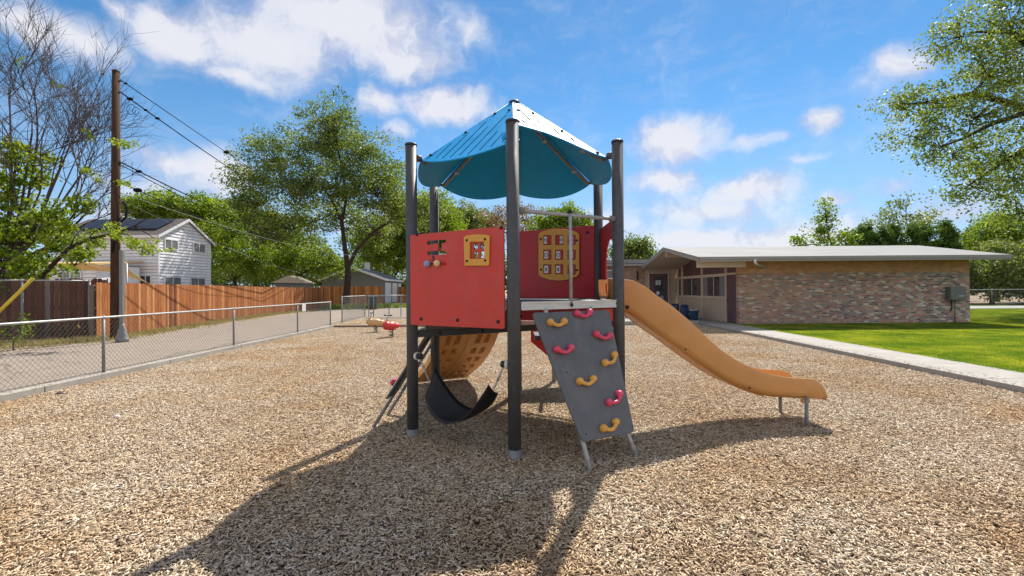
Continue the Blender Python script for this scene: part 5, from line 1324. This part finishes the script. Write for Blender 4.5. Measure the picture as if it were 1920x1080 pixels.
def clump_pts(blobs, dens, r):
    C = []; S = []; src = []
    for k, (c, rad) in enumerate(blobs):
        vol = 4.19*rad[0]*rad[1]*rad[2]; n = max(6, int(dens*vol**0.8))
        d = r.normal(0, 1, (n, 3)); d /= np.linalg.norm(d, axis=1)[:, None]; d *= (r.uniform(0.05, 1, n)**0.45)[:, None]
        d *= (1+0.16*np.sin(d[:, :1]*7+k)+0.14*np.cos(d[:, 2:]*6+2*k))
        C.append(np.array(c)[None]+d*np.array(rad)[None]); src += [k]*n
    return np.concatenate(C), np.array(src)
TREES = []
def tree(name, label, cat, base, fork, blobs, mat, leaf=0.2, dens=3.0, crad=0.6, per=24, r0=0.3, bark='bark', seed=1, group=None, twigs=0.35, limb_r=None, minr=0.02, shade=(0.45, 0.16), stems=()):
    """base and fork are points, blobs are (centre, (rx, ry, rz)) lobes of the crown"""
    r = np.random.default_rng(seed); rd_ = random.Random(seed)
    base = Vector(base); fork = Vector(fork)
    t = thing(name, label, cat, base, group)
    C, src = clump_pts(blobs, dens, r)
    cr = crad*r.uniform(0.55, 1.25, len(C))
    V, F, n = leaves_np(C, cr, per, leaf, r)
    cs = np.repeat(np.clip(r.normal(shade[0], shade[1], len(C)), 0, 1), per); sh_ = np.clip(cs+r.normal(0, 0.16, n), 0, 1)
    link('crown', np_mesh('crown', V, F, M[mat], np.repeat(sh_, 4)), t)
    m = MB()
    j = lambda s_: Vector((rd_.gauss(0, s_), rd_.gauss(0, s_), rd_.gauss(0, s_*0.6)))
    H = (fork-base).length
    tp = [base-Z2*0.3, base+(fork-base)*0.12, base+(fork-base)*0.45+j(H*0.02), base+(fork-base)*0.75+j(H*0.02), fork]
    m.path(tp, [r0*1.45, r0*1.08, r0*0.95, r0*0.88, r0*0.8], 14)
    lr = limb_r or r0*0.6
    nodes = [(fork, r0*0.8)] if not stems else []
    for pts_, ra, rb in stems:
        pts_ = [Vector(q_) for q_ in pts_]; rr_s = [ra+(rb-ra)*i_/(len(pts_)-1) for i_ in range(len(pts_))]
        m.path(pts_, rr_s, 10, 0, False); nodes += [(q_, r_*0.75) for q_, r_ in zip(pts_[1:], rr_s[1:])]
    for k, (c, rad) in sorted(enumerate(blobs), key=lambda q_: (Vector(q_[1][0])-fork).length):
        c = Vector(c)
        if not nodes: nodes = [(fork, r0*0.8)]
        par = min(nodes, key=lambda nd: (nd[0]-c).length*(1.0 if nd[0] is not fork else 0.95)+(0 if nd[1] > minr*1.5 else 9e9))
        st = par[0]; D = (c-st); L = D.length; bend = Z2*(-0.08*L)+j(0.04*L); l0 = min(par[1]*0.9, lr)
        P = [st+D*f+bend*math.sin(math.pi*f)+j(0.02*L)*(1 if 0 < f < 1 else 0) for f in (0, 0.2, 0.4, 0.6, 0.8, 1.0)]
        P[0] = st; rad_ = [max(l0*(1-0.62*f), minr*1.2) for f in (0, 0.2, 0.4, 0.6, 0.8, 1.0)]
        m.path(P, rad_, 8, 0, False); nodes += list(zip(P[2:], rad_[2:]))
        ids = np.where(src == k)[0]; rd_l = list(ids); rd_.shuffle(rd_l)
        for i in rd_l[:max(4, int(len(rd_l)*twigs))]:
            e = Vector(C[i]); s_ = min(range(6), key=lambda q_: (P[q_]-e).length+0.2*q_*0); s_ = max(1, s_-1) if s_ > 1 else s_
            p = P[s_]; d = e-p
            m.path([p, p+d*0.35+j(0.05*d.length)-Z2*0.04*d.length, p+d*0.7+j(0.05*d.length), e], [lr*0.26+minr*0.5, lr*0.16+minr*0.5, minr*0.6, minr*0.35], 5, 0, False)
    m.build('trunk', M[bark], t)
    TREES.append(t); return t
def Bp(u, v, Y, ru, rv, rd_=None):
    c = at(u, v, Y); k = Y/F_PX; return (tuple(c), (ru*k, (rd_ if rd_ else (ru+rv)/2*k), rv*k))

Yt = 50.0; eb_ = Vector((at(648, 560, Yt).x, Yt, 0.1)); ef = at(652, 500, Yt)
elm = [Bp(625,225,Yt,55,42), Bp(600,275,Yt+1,75,50), Bp(680,290,Yt-1,60,50), Bp(510,285,Yt,55,38), Bp(465,330,Yt,50,42), Bp(540,345,Yt-2,70,45), Bp(620,345,Yt-3,70,50),
       Bp(700,355,Yt-2,60,50), Bp(470,385,Yt-1,50,35), Bp(550,410,Yt+2,60,35), Bp(745,390,Yt,55,45), Bp(640,405,Yt+3,55,35), Bp(730,330,Yt+2,40,40), Bp(500,430,Yt-1,55,30), Bp(790,400,Yt+2,45,40), Bp(705,430,Yt+4,55,35)]
tree('elm_tree', 'tall broad elm with a dark forked trunk beside the alley, left of the tower', 'tree', eb_, ef, elm, 'elm', 0.25, 1.5, 1.25, 74, 0.36, 'barkd', 3, twigs=0.45, limb_r=0.16, minr=0.022, shade=(0.5,0.2),
     stems=[([at(u, v, Yt) for u, v in ((652,502),(646,460),(641,415),(622,375),(605,350))], 0.27, 0.13), ([at(641,415,Yt), at(650,370,Yt-.5), at(640,310,Yt-1), at(626,240,Yt)], 0.18, 0.07),
            ([at(u, v, Yt) for u, v in ((651,505),(668,470),(700,435),(732,415))], 0.23, 0.11)])
bgt = [
 ('broad_tree', 'fresh green tree rising straight behind the white house roof', (330,520,62), [Bp(300,385,62,50,32), Bp(360,400,62,50,38), Bp(250,400,62,35,30), Bp(410,420,62,45,35), Bp(330,440,62,60,40)], 'yel', 21),
 ('broad_tree', 'yellow-green tree between the white house and the big elm', (440,530,52), [Bp(425,440,52,38,35), Bp(460,470,52,45,38), Bp(410,490,50,30,35), Bp(480,500,52,40,30)], 'yel', 22),
 ('broad_tree', 'dark leafy tree standing behind the first yellow-green tree near the house', (480,530,66), [Bp(440,400,66,45,35), Bp(500,440,66,60,40), Bp(400,460,66,40,40), Bp(560,470,66,50,38)], 'elm', 23),
 ('broad_tree', 'mixed olive tree above the tan ridged shed', (560,530,55), [Bp(540,480,55,45,33), Bp(590,490,55,45,33), Bp(510,505,54,35,22), Bp(620,500,56,35,28)], 'yel', 24),
 ('broad_tree', 'bright lime green tree right of the elm trunk, above the garage roof', (740,530,72), [Bp(700,460,72,50,40), Bp(745,470,72,50,42), Bp(790,440,72,55,50), Bp(770,400,72,45,40), Bp(820,400,72,40,42), Bp(840,440,72,40,40)], 'yel', 25),
 ('broad_tree', 'silvery green distant tree seen over the red front board', (880,520,90), [Bp(870,410,90,45,28), Bp(900,430,90,50,35), Bp(840,430,90,35,30)], 'gry', 26),
 ('broad_tree', 'bronze-leaved tree behind the front post of the tower', (965,520,80), [Bp(965,400,80,40,27), Bp(1000,415,80,35,28), Bp(925,412,80,32,22), Bp(960,435,80,60,25)], 'brn', 31),
 ('broad_tree', 'light green tree seen under the roof between the rail and the back board', (1060,520,75), [Bp(1060,405,75,28,26), Bp(1030,420,75,35,25), Bp(1090,425,75,28,25), Bp(1065,440,75,55,28)], 'yel', 28),
 ('broad_tree', 'small dark green tree above the flat wing roof left of the gable', (1195,520,70), [Bp(1185,462,70,22,20), Bp(1208,472,70,24,20), Bp(1165,475,70,25,22), Bp(1192,485,70,45,18)], 'elm', 29),
 ('broad_tree', 'pointed yellow-green tree left of the evergreen hedge behind the roof', (1545,520,42), [Bp(1548,402,42,16,24), Bp(1540,430,42,30,24), Bp(1520,452,42,34,18), Bp(1565,450,42,36,20), Bp(1590,460,42,24,16)], 'yel', 30),
 ('broad_tree', 'thin airy tree poking up behind the evergreen hedge', (1702,520,60), [Bp(1700,385,60,18,24), Bp(1672,400,60,24,20), Bp(1730,402,60,26,20), Bp(1650,415,60,22,14), Bp(1700,420,60,55,24)], 'gry', 31),
 ('broad_tree', 'bright yellow-green tree beyond the right end of the brick building', (1870,560,48), [Bp(1850,440,48,50,38), Bp(1900,425,48,48,42), Bp(1815,462,48,34,22), Bp(1890,470,48,70,34), Bp(1935,470,48,50,50)], 'yel', 32),
 ('bushy_tree', 'big dark bush beyond the right corner of the brick wall', (1860,565,42), [Bp(1850,510,42,36,30), Bp(1890,505,42,40,40), Bp(1830,525,42,24,22), Bp(1925,515,42,38,38), Bp(1880,470,43,60,28), Bp(1845,543,42,32,20), Bp(1895,540,42,38,24), Bp(1945,545,42,30,24)], 'gry', 33),
]
for nm, lb, (bu, bv, Y), bl_, mt, sd_ in bgt:
    b = at(bu, bv, Y); b.z = 0.05; zc = min(c[2]-rr[2]*0.6 for c, rr in bl_); f = Vector((b.x, Y, max(1.2, min(zc, 4.0))))
    if nm == 'bushy_tree': f.z = 0.8
    thin = sd_ in (31,)
    tree(nm, lb, 'tree' if nm != 'bushy_tree' else 'bush', b, f, bl_, mt, 0.26 if Y < 60 else 0.36, 2.0 if not thin else 0.8, 0.95 if Y < 60 else 1.35, 60 if not thin else 34, 0.18, 'barkd', sd_, 'trees beyond the fences and roofs' if nm != 'bushy_tree' else None, minr=0.03)
# big tree at right whose trunk stands outside the view
Yr = 30.0
rt = [Bp(1900,40,Yr,110,50), Bp(1800,70,Yr,60,50), Bp(1860,130,Yr,100,55), Bp(1750,190,Yr,75,40), Bp(1690,205,Yr,62,30), Bp(1830,210,Yr-1,90,50), Bp(1720,255,Yr,65,38), Bp(1790,290,Yr,75,45),
      Bp(1880,290,Yr+1,80,55), Bp(1830,350,Yr,75,40), Bp(1900,390,Yr+1,60,45), Bp(1960,120,Yr,90,110), Bp(1980,320,Yr,90,90), Bp(2060,80,Yr,110,120), Bp(2080,260,Yr,100,90), Bp(1905,-40,Yr,90,50), Bp(2010,-90,Yr,120,90)]
tb = at(2060, 570, Yr); tb.z = 0.1
tree('cottonwood_tree', 'very large leafy tree reaching in from the right over the building', 'tree', tb, at(2045, 330, Yr), rt, 'elm', 0.20, 1.7, 1.0, 60, 0.5, 'barkd', 41, twigs=0.4, limb_r=0.12, minr=0.016, shade=(0.6,0.2),
     stems=[([at(u, v, Yr) for u, v in ((2045,335),(1990,245),(1930,205),(1880,190),(1820,176),(1740,192),(1690,196))], 0.36, 0.05), ([at(u, v, Yr) for u, v in ((2045,325),(1985,225),(1920,212),(1860,232),(1805,260),(1765,275))], 0.28, 0.05),
            ([at(u, v, Yr+.5) for u, v in ((2045,350),(1960,275),(1900,290),(1850,325),(1820,345))], 0.25, 0.05), ([at(u, v, Yr) for u, v in ((2045,330),(1990,150),(1900,60),(1820,60))], 0.3, 0.05), ([at(u, v, Yr) for u, v in ((2045,340),(1990,400),(1930,400))], 0.2, 0.06)])
# left tree: green lower crown, bare upper twigs
Yl = 16.8; lb_ = at(-12, 600, Yl); lb_.z = 0.1; lfk = at(8, 505, Yl)
lt = [Bp(40,430,Yl,60,45), Bp(20,350,Yl,50,50), Bp(100,400,Yl-0.5,48,34), Bp(120,455,Yl-0.8,50,28), Bp(60,500,Yl-0.6,50,30), Bp(-20,450,Yl,60,70), Bp(80,310,Yl,38,22), Bp(150,380,Yl-0.6,34,20),
      Bp(155,480,Yl-1.4,26,14), Bp(10,540,Yl-1.0,28,22), Bp(30,280,Yl,34,26)]
ltree = tree('maple_tree', 'bushy lime green tree with bare grey upper twigs at far left', 'tree', lb_, lfk, lt, 'yel', 0.155, 13.0, 0.38, 44, 0.17, 'barkd', 51, twigs=0.3, limb_r=0.06, minr=0.008, shade=(0.55,0.2))
# the leaning limb with sprays of leaves, passing in front of the pole
lp = [at(70,530,16.6), at(95,500,16.0), at(130,465,15.4), at(165,448,15.0), at(215,438,14.6), at(250,425,14.4), at(290,400,14.3)]
m = MB().path(lp, [0.075,0.068,0.060,0.050,0.034,0.02,0.008], 10)
m.path([lfk-Z2*0.5, at(40,548,16.8), lp[0]], [0.10,0.085,0.078], 10)
for a_, b_ in ((3,(200,470)),(4,(250,445)),(4,(230,400)),(5,(275,430)),(5,(300,455)),(2,(150,430)),(3,(190,425))):
    e = at(b_[0], b_[1], 14.4); m.path([lp[a_], (lp[a_]+e)/2+Z2*0.05, e], [0.022,0.014,0.006], 5)
m.build('leaning_limb', M['barkd'], ltree)
r5 = np.random.default_rng(77); C = []
for u, v, Y, n, sp in ((270,455,14.3,13,16),(285,470,14.3,9,10),(215,437,14.4,10,12),(222,425,14.4,5,8),(240,450,14.4,6,10),(160,450,15,10,18),(178,452,14.8,5,10),(225,268,14.8,6,9),(240,272,14.8,4,9),(235,345,14.6,5,9),(170,255,15.5,4,8),(165,318,15.5,5,9),(185,330,15.4,4,8),(35,120,16.5,3,10),(100,155,16,2,8)):
    for k in range(n): C.append(tuple(at(u+r5.normal(0, sp), v+r5.normal(0, sp*0.55), Y+r5.normal(0, 0.15))))
C = np.array(C); V, F, n = leaves_np(C, np.full(len(C), 0.16), 16, 0.10, r5)
link('leaf_sprays', np_mesh('leaf_sprays', V, F, M['yel'], np.repeat(np.clip(r5.normal(0.7, 0.18, n), 0, 1), 4)), ltree)
tw = MB(); rr2 = random.Random(5)
def twig(p, d, L, r_, depth):
    n = 4; P = [p]; dd = Vector(d)
    for i in range(n):
        dd = (dd+Vector((rr2.gauss(0,0.10), rr2.gauss(0,0.10), rr2.gauss(0.03,0.08)))).normalized(); P.append(P[-1]+dd*L/n)
    tw.path(P, [r_*(1-0.16*i) for i in range(n+1)], 4 if depth else 3, 0, False)
    if depth <= 0: return
    for k in range(rr2.choice((4, 5, 5, 6))):
        i = rr2.choice((1, 2, 3, 4)); q = P[i]; sd = Vector((rr2.gauss(0,1), rr2.gauss(0,0.8), rr2.gauss(0,0.7))).normalized()
        twig(q, (dd*1.0+sd*0.72+Z2*0.12).normalized(), L*rr2.uniform(0.5, 0.8), max(0.006, r_*0.58), depth-1)
for (u0, v0), (u1, v1), L, dp in (((15,380),(5,150),3.0,3),((35,400),(35,120),3.2,3),((50,380),(70,140),3.2,3),((75,360),(120,160),3.0,3),((95,350),(160,150),3.0,3),((110,370),(200,200),3.0,3),((130,380),(240,230),2.8,3),((140,400),(230,280),2.0,3),
      ((30,300),(-10,60),3.0,3),((20,240),(20,30),2.2,3),((70,270),(110,100),2.6,3),((120,300),(190,160),2.4,3),((150,330),(220,220),1.9,3),((160,420),(260,390),1.5,3),((110,320),(150,90),2.4,3),((60,250),(60,60),2.0,3),((150,360),(230,160),2.4,3),((180,380),(240,320),1.3,2)):
    a_ = at(u0, v0, Yl); b_ = at(u1, v1, Yl-0.8+rr2.uniform(-0.8, 0.8)); tw.path([lfk+(a_-lfk)*0.1, (lfk+a_)/2+Vector((0.1,rr2.gauss(0,.2),-0.15)), a_], [0.055,0.042,0.030], 7, 0, False)
    twig(a_, (b_-a_).normalized(), L, 0.028, dp)
tw.build('bare_twigs', M['twig'], ltree)
# evergreen hedge
proto = None
ORD = ('first', 'second', 'third', 'fourth', 'fifth', 'sixth', 'seventh', 'eighth', 'ninth', 'tenth', 'last')
for k in range(11):
    Y = 46.0; u = 1600+k*17.6; topv = (436,427,422,428,423,429,425,427,421,418,424)[k]; c = at(u, topv, Y)
    if proto is None:
        h = c.z; bl_ = []
        for f, rr_ in ((0.12,1.35),(0.28,1.4),(0.44,1.35),(0.58,1.2),(0.71,1.0),(0.82,0.75),(0.91,0.45),(0.975,0.18)):
            bl_.append(((c.x, Y, 0.1+h*f), (rr_*1.05, rr_*1.05, h*0.10)))
        proto = tree('evergreen_tree', 'first dark conical evergreen from the left in the hedge row behind the pale roof', 'tree', (c.x, Y, 0.1), (c.x, Y, 0.1+h*0.5), bl_, 'drk', 0.17, 12.0, 0.45, 60, 0.10, 'barkd', 61, 'hedge of conical evergreens', 0.1, minr=0.01, shade=(0.5,0.2))
        h0 = h
    else:
        o = proto.copy(); COL.objects.link(o); o['label'] = ORD[k]+' dark conical evergreen from the left in the hedge row behind the pale roof'; o.location = (c.x, Y+(k % 3-1)*0.5, 0.1); o.rotation_euler = (0, 0.03*((k*5) % 3-1), k*1.7); s_ = c.z/h0; o.scale = (s_*1.05, s_*1.05, s_)
        for ch in proto.children: d_2 = ch.copy(); COL.objects.link(d_2); d_2.parent = o
c = at(1822, 418, 85); bl_ = [((c.x+dx, 85, c.z*f), (w_, w_, c.z*0.07)) for f, w_, dx in ((0.35,3.2,0),(0.5,2.8,0),(0.63,2.2,0),(0.75,1.6,0),(0.87,1.0,0),(0.96,0.4,0))]
tree('spruce_tree', 'dark distant spruce between the evergreen hedge and the right-hand trees', 'tree', (c.x, 85, 0.1), (c.x, 85, c.z*0.7), bl_, 'drk', 0.4, 1.1, 0.9, 22, 0.2, 'barkd', 62, minr=0.02)
# distant tree belts that close the horizon
def belt(label, u0, u1, Y, vtop, mat, seed):
    bl_ = []; u = u0; rr_ = random.Random(seed)
    while u < u1:
        s_ = rr_.uniform(0.8, 1.2); bl_.append(Bp(u, vtop+rr_.uniform(-6, 8), Y+rr_.uniform(-3,3), 34*s_, 24*s_)); bl_.append(Bp(u+12, vtop+30, Y, 36, 26)); u += 34
    r = np.random.default_rng(seed); C, src = clump_pts(bl_, 0.35, r); V, F, n = leaves_np(C, 2.4*r.uniform(0.6, 1.2, len(C)), 26, 0.75, r)
    o = link('distant_trees', np_mesh('distant_trees', V, F, M[mat], np.repeat(np.clip(r.normal(0.4, 0.2, n), 0, 1), 4))); set_meta(o, label, 'trees', None, 'stuff')
belt('far belt of trees along the horizon behind the left fences', -250, 1130, 130, 500, 'elm', 71)
belt('far belt of trees along the horizon behind the brick building', 1130, 2250, 130, 505, 'elm', 72)
# shrubs by the tall chain-link
def shrub(name, label, c, bl_, mat, leaf, seed, dens=9, crad=0.16, per=14, shade=(0.5,0.2)):
    tree(name, label, 'shrub', c, Vector(c)+Z2*0.25, bl_, mat, leaf, dens, crad, per, 0.02, 'twig', seed, None, 0.5, 0.012, 0.004, shade)
c = gd(25, 655, 0.1); shrub('shrub', 'yellow-green shrub behind the low fence at the left edge', c, [Bp(25,610,c.y,26,24), Bp(8,625,c.y,24,22), Bp(42,628,c.y,15,14), Bp(-25,610,c.y,30,34)], 'yel', 0.07, 81, 26, 0.2, 16)
c = gd(128, 640, 0.1); shrub('shrub', 'sparse brownish shrub at the foot of the brown fence near the pole', c, [Bp(122,610,c.y,18,12), Bp(140,618,c.y,14,12), Bp(105,622,c.y,18,10)], 'brn', 0.06, 82, 26, 0.16, 10)
c = Vector((at(75,625,15.6).x, 15.7, 0.1)); shrub('shrub', 'dark shaded bush between tall chain-link and brown board fence', c, [Bp(75,612,15.7,34,20), Bp(110,620,15.7,26,14), Bp(40,615,15.7,22,20)], 'drk', 0.07, 83, 26, 0.2, 16)
# weeds and dry grass
def grass_patch(label, pts, n, h, mat, seed, spread, tuft=14, wd=0.008):
    r = np.random.default_rng(seed); pts = np.array(pts, float); seg = r.integers(0, len(pts)-1, n); f = r.uniform(0, 1, n)
    P = pts[seg]*(1-f)[:, None]+pts[seg+1]*f[:, None]; P = P+np.stack([np.abs(r.normal(0, spread[0], n)), r.normal(0, spread[1], n)], 1)
    V0, F0, s0 = blades_np(tuft, 0.16, h, seed+1, wd); Vs = []; Fs = []; Ss = []
    for i, (x, y) in enumerate(P):
        a = r.uniform(0, 6.28); k = r.uniform(0.5, 1.3); ca, sa = math.cos(a), math.sin(a)
        W = np.stack([(V0[:,0]*ca-V0[:,1]*sa)*k+x, (V0[:,0]*sa+V0[:,1]*ca)*k+y, V0[:,2]*k+0.10], 1)
        Vs.append(W); Fs.append(F0+i*len(V0)); Ss.append(np.clip(s0+r.normal(0, 0.25), 0, 1))
    o = link('dry_grass', np_mesh('dry_grass', np.concatenate(Vs), np.concatenate(Fs), M[mat], np.concatenate(Ss))); set_meta(o, label, 'dry grass', None, 'stuff')
grass_patch('straw-coloured dry grass along the foot of the orange fence', [tuple(w0.xy), tuple(w1.xy), tuple(w2.xy), tuple(w3.xy)], 2600, (0.05, 0.16), 'drygrass', 91, (0.45, 0.3))
grass_patch('weeds and dry leaves below the tall chain-link fence at far left', [(-19, 12.6), (-15.0, 14.0), (-13.9, 15.3)], 700, (0.05, 0.20), 'drygrass', 92, (0.5, 0.5))
a_ = at(640, 565, 44); b_ = at(690, 565, 44)
grass_patch('green and yellow weeds around the foot of the elm trunk', [(a_.x-1.5, 44), (b_.x, 44), (b_.x+1, 45)], 1300, (0.1, 0.35), 'grass', 93, (0.8, 1.5), 16, 0.03)
a_ = at(720, 565, 46); b_ = at(752, 565, 46)
grass_patch('patch of green weeds in front of the white garage doors', [(a_.x, 46), (b_.x, 46)], 700, (0.1, 0.3), 'grass', 94, (0.8, 1.0), 16, 0.03)
# fallen leaves and stones on the alley edge
r = np.random.default_rng(5); m = MB()
for k in range(420):
    x = -13.6-abs(r.normal(0, 1.6)); y = r.uniform(10.5, 15.2); a = r.uniform(0, 6.28); s_ = r.uniform(0.02, 0.06); z_ = 0.105+r.uniform(0, 0.02)
    m.add([(x+s_*math.cos(a+t), y+s_*0.6*math.sin(a+t), z_+0.012*((q % 2))) for q, t in enumerate((0, 1.57, 3.14, 4.71))], [(0,1,2,3)], 0, False, r.uniform(0, 1))
o = m.build('fallen_leaves', M['chip'], shade=True); set_meta(o, 'dead leaves scattered on the alley edge at far left', 'leaves', None, 'stuff')
grass_patch('ragged grass tufts leaning over the edge of the walkway', [(xr(y_)+1.20, y_) for y_ in (4, 8, 12, 16, 19.8)], 2600, (0.02, 0.07), 'grass', 95, (0.05, 0.2), 10, 0.006)
r = np.random.default_rng(15); V, Fq, sh = boxes_np(1500, 1.0, (0.0, 0.004), (0.015, 0.05), (0.005, 0.013), (0.002, 0.005), 0.06, 0.08, 17); V = V.reshape(-1, 8, 3)
for k in range(len(V)):
    y_ = r.uniform(2, 20); left = r.uniform() < 0.4; c_ = V[k].mean(0)
    x_ = (xl(y_)-min(0.19, abs(r.normal(0, 0.08)))) if left else (xr(y_)+0.01+min(1.1, abs(r.normal(0, 0.16))))
    V[k] += np.array([x_, y_, 0.1405 if left else 0.1305])-c_
o = link('spilled_chips', np_mesh('spilled_chips', V.reshape(-1, 3), Fq, M['chip'], sh)); set_meta(o, 'stray wood chips kicked onto the kerb and walkway edge', 'wood chips', None, 'stuff')
print('objects', len(bpy.data.objects))
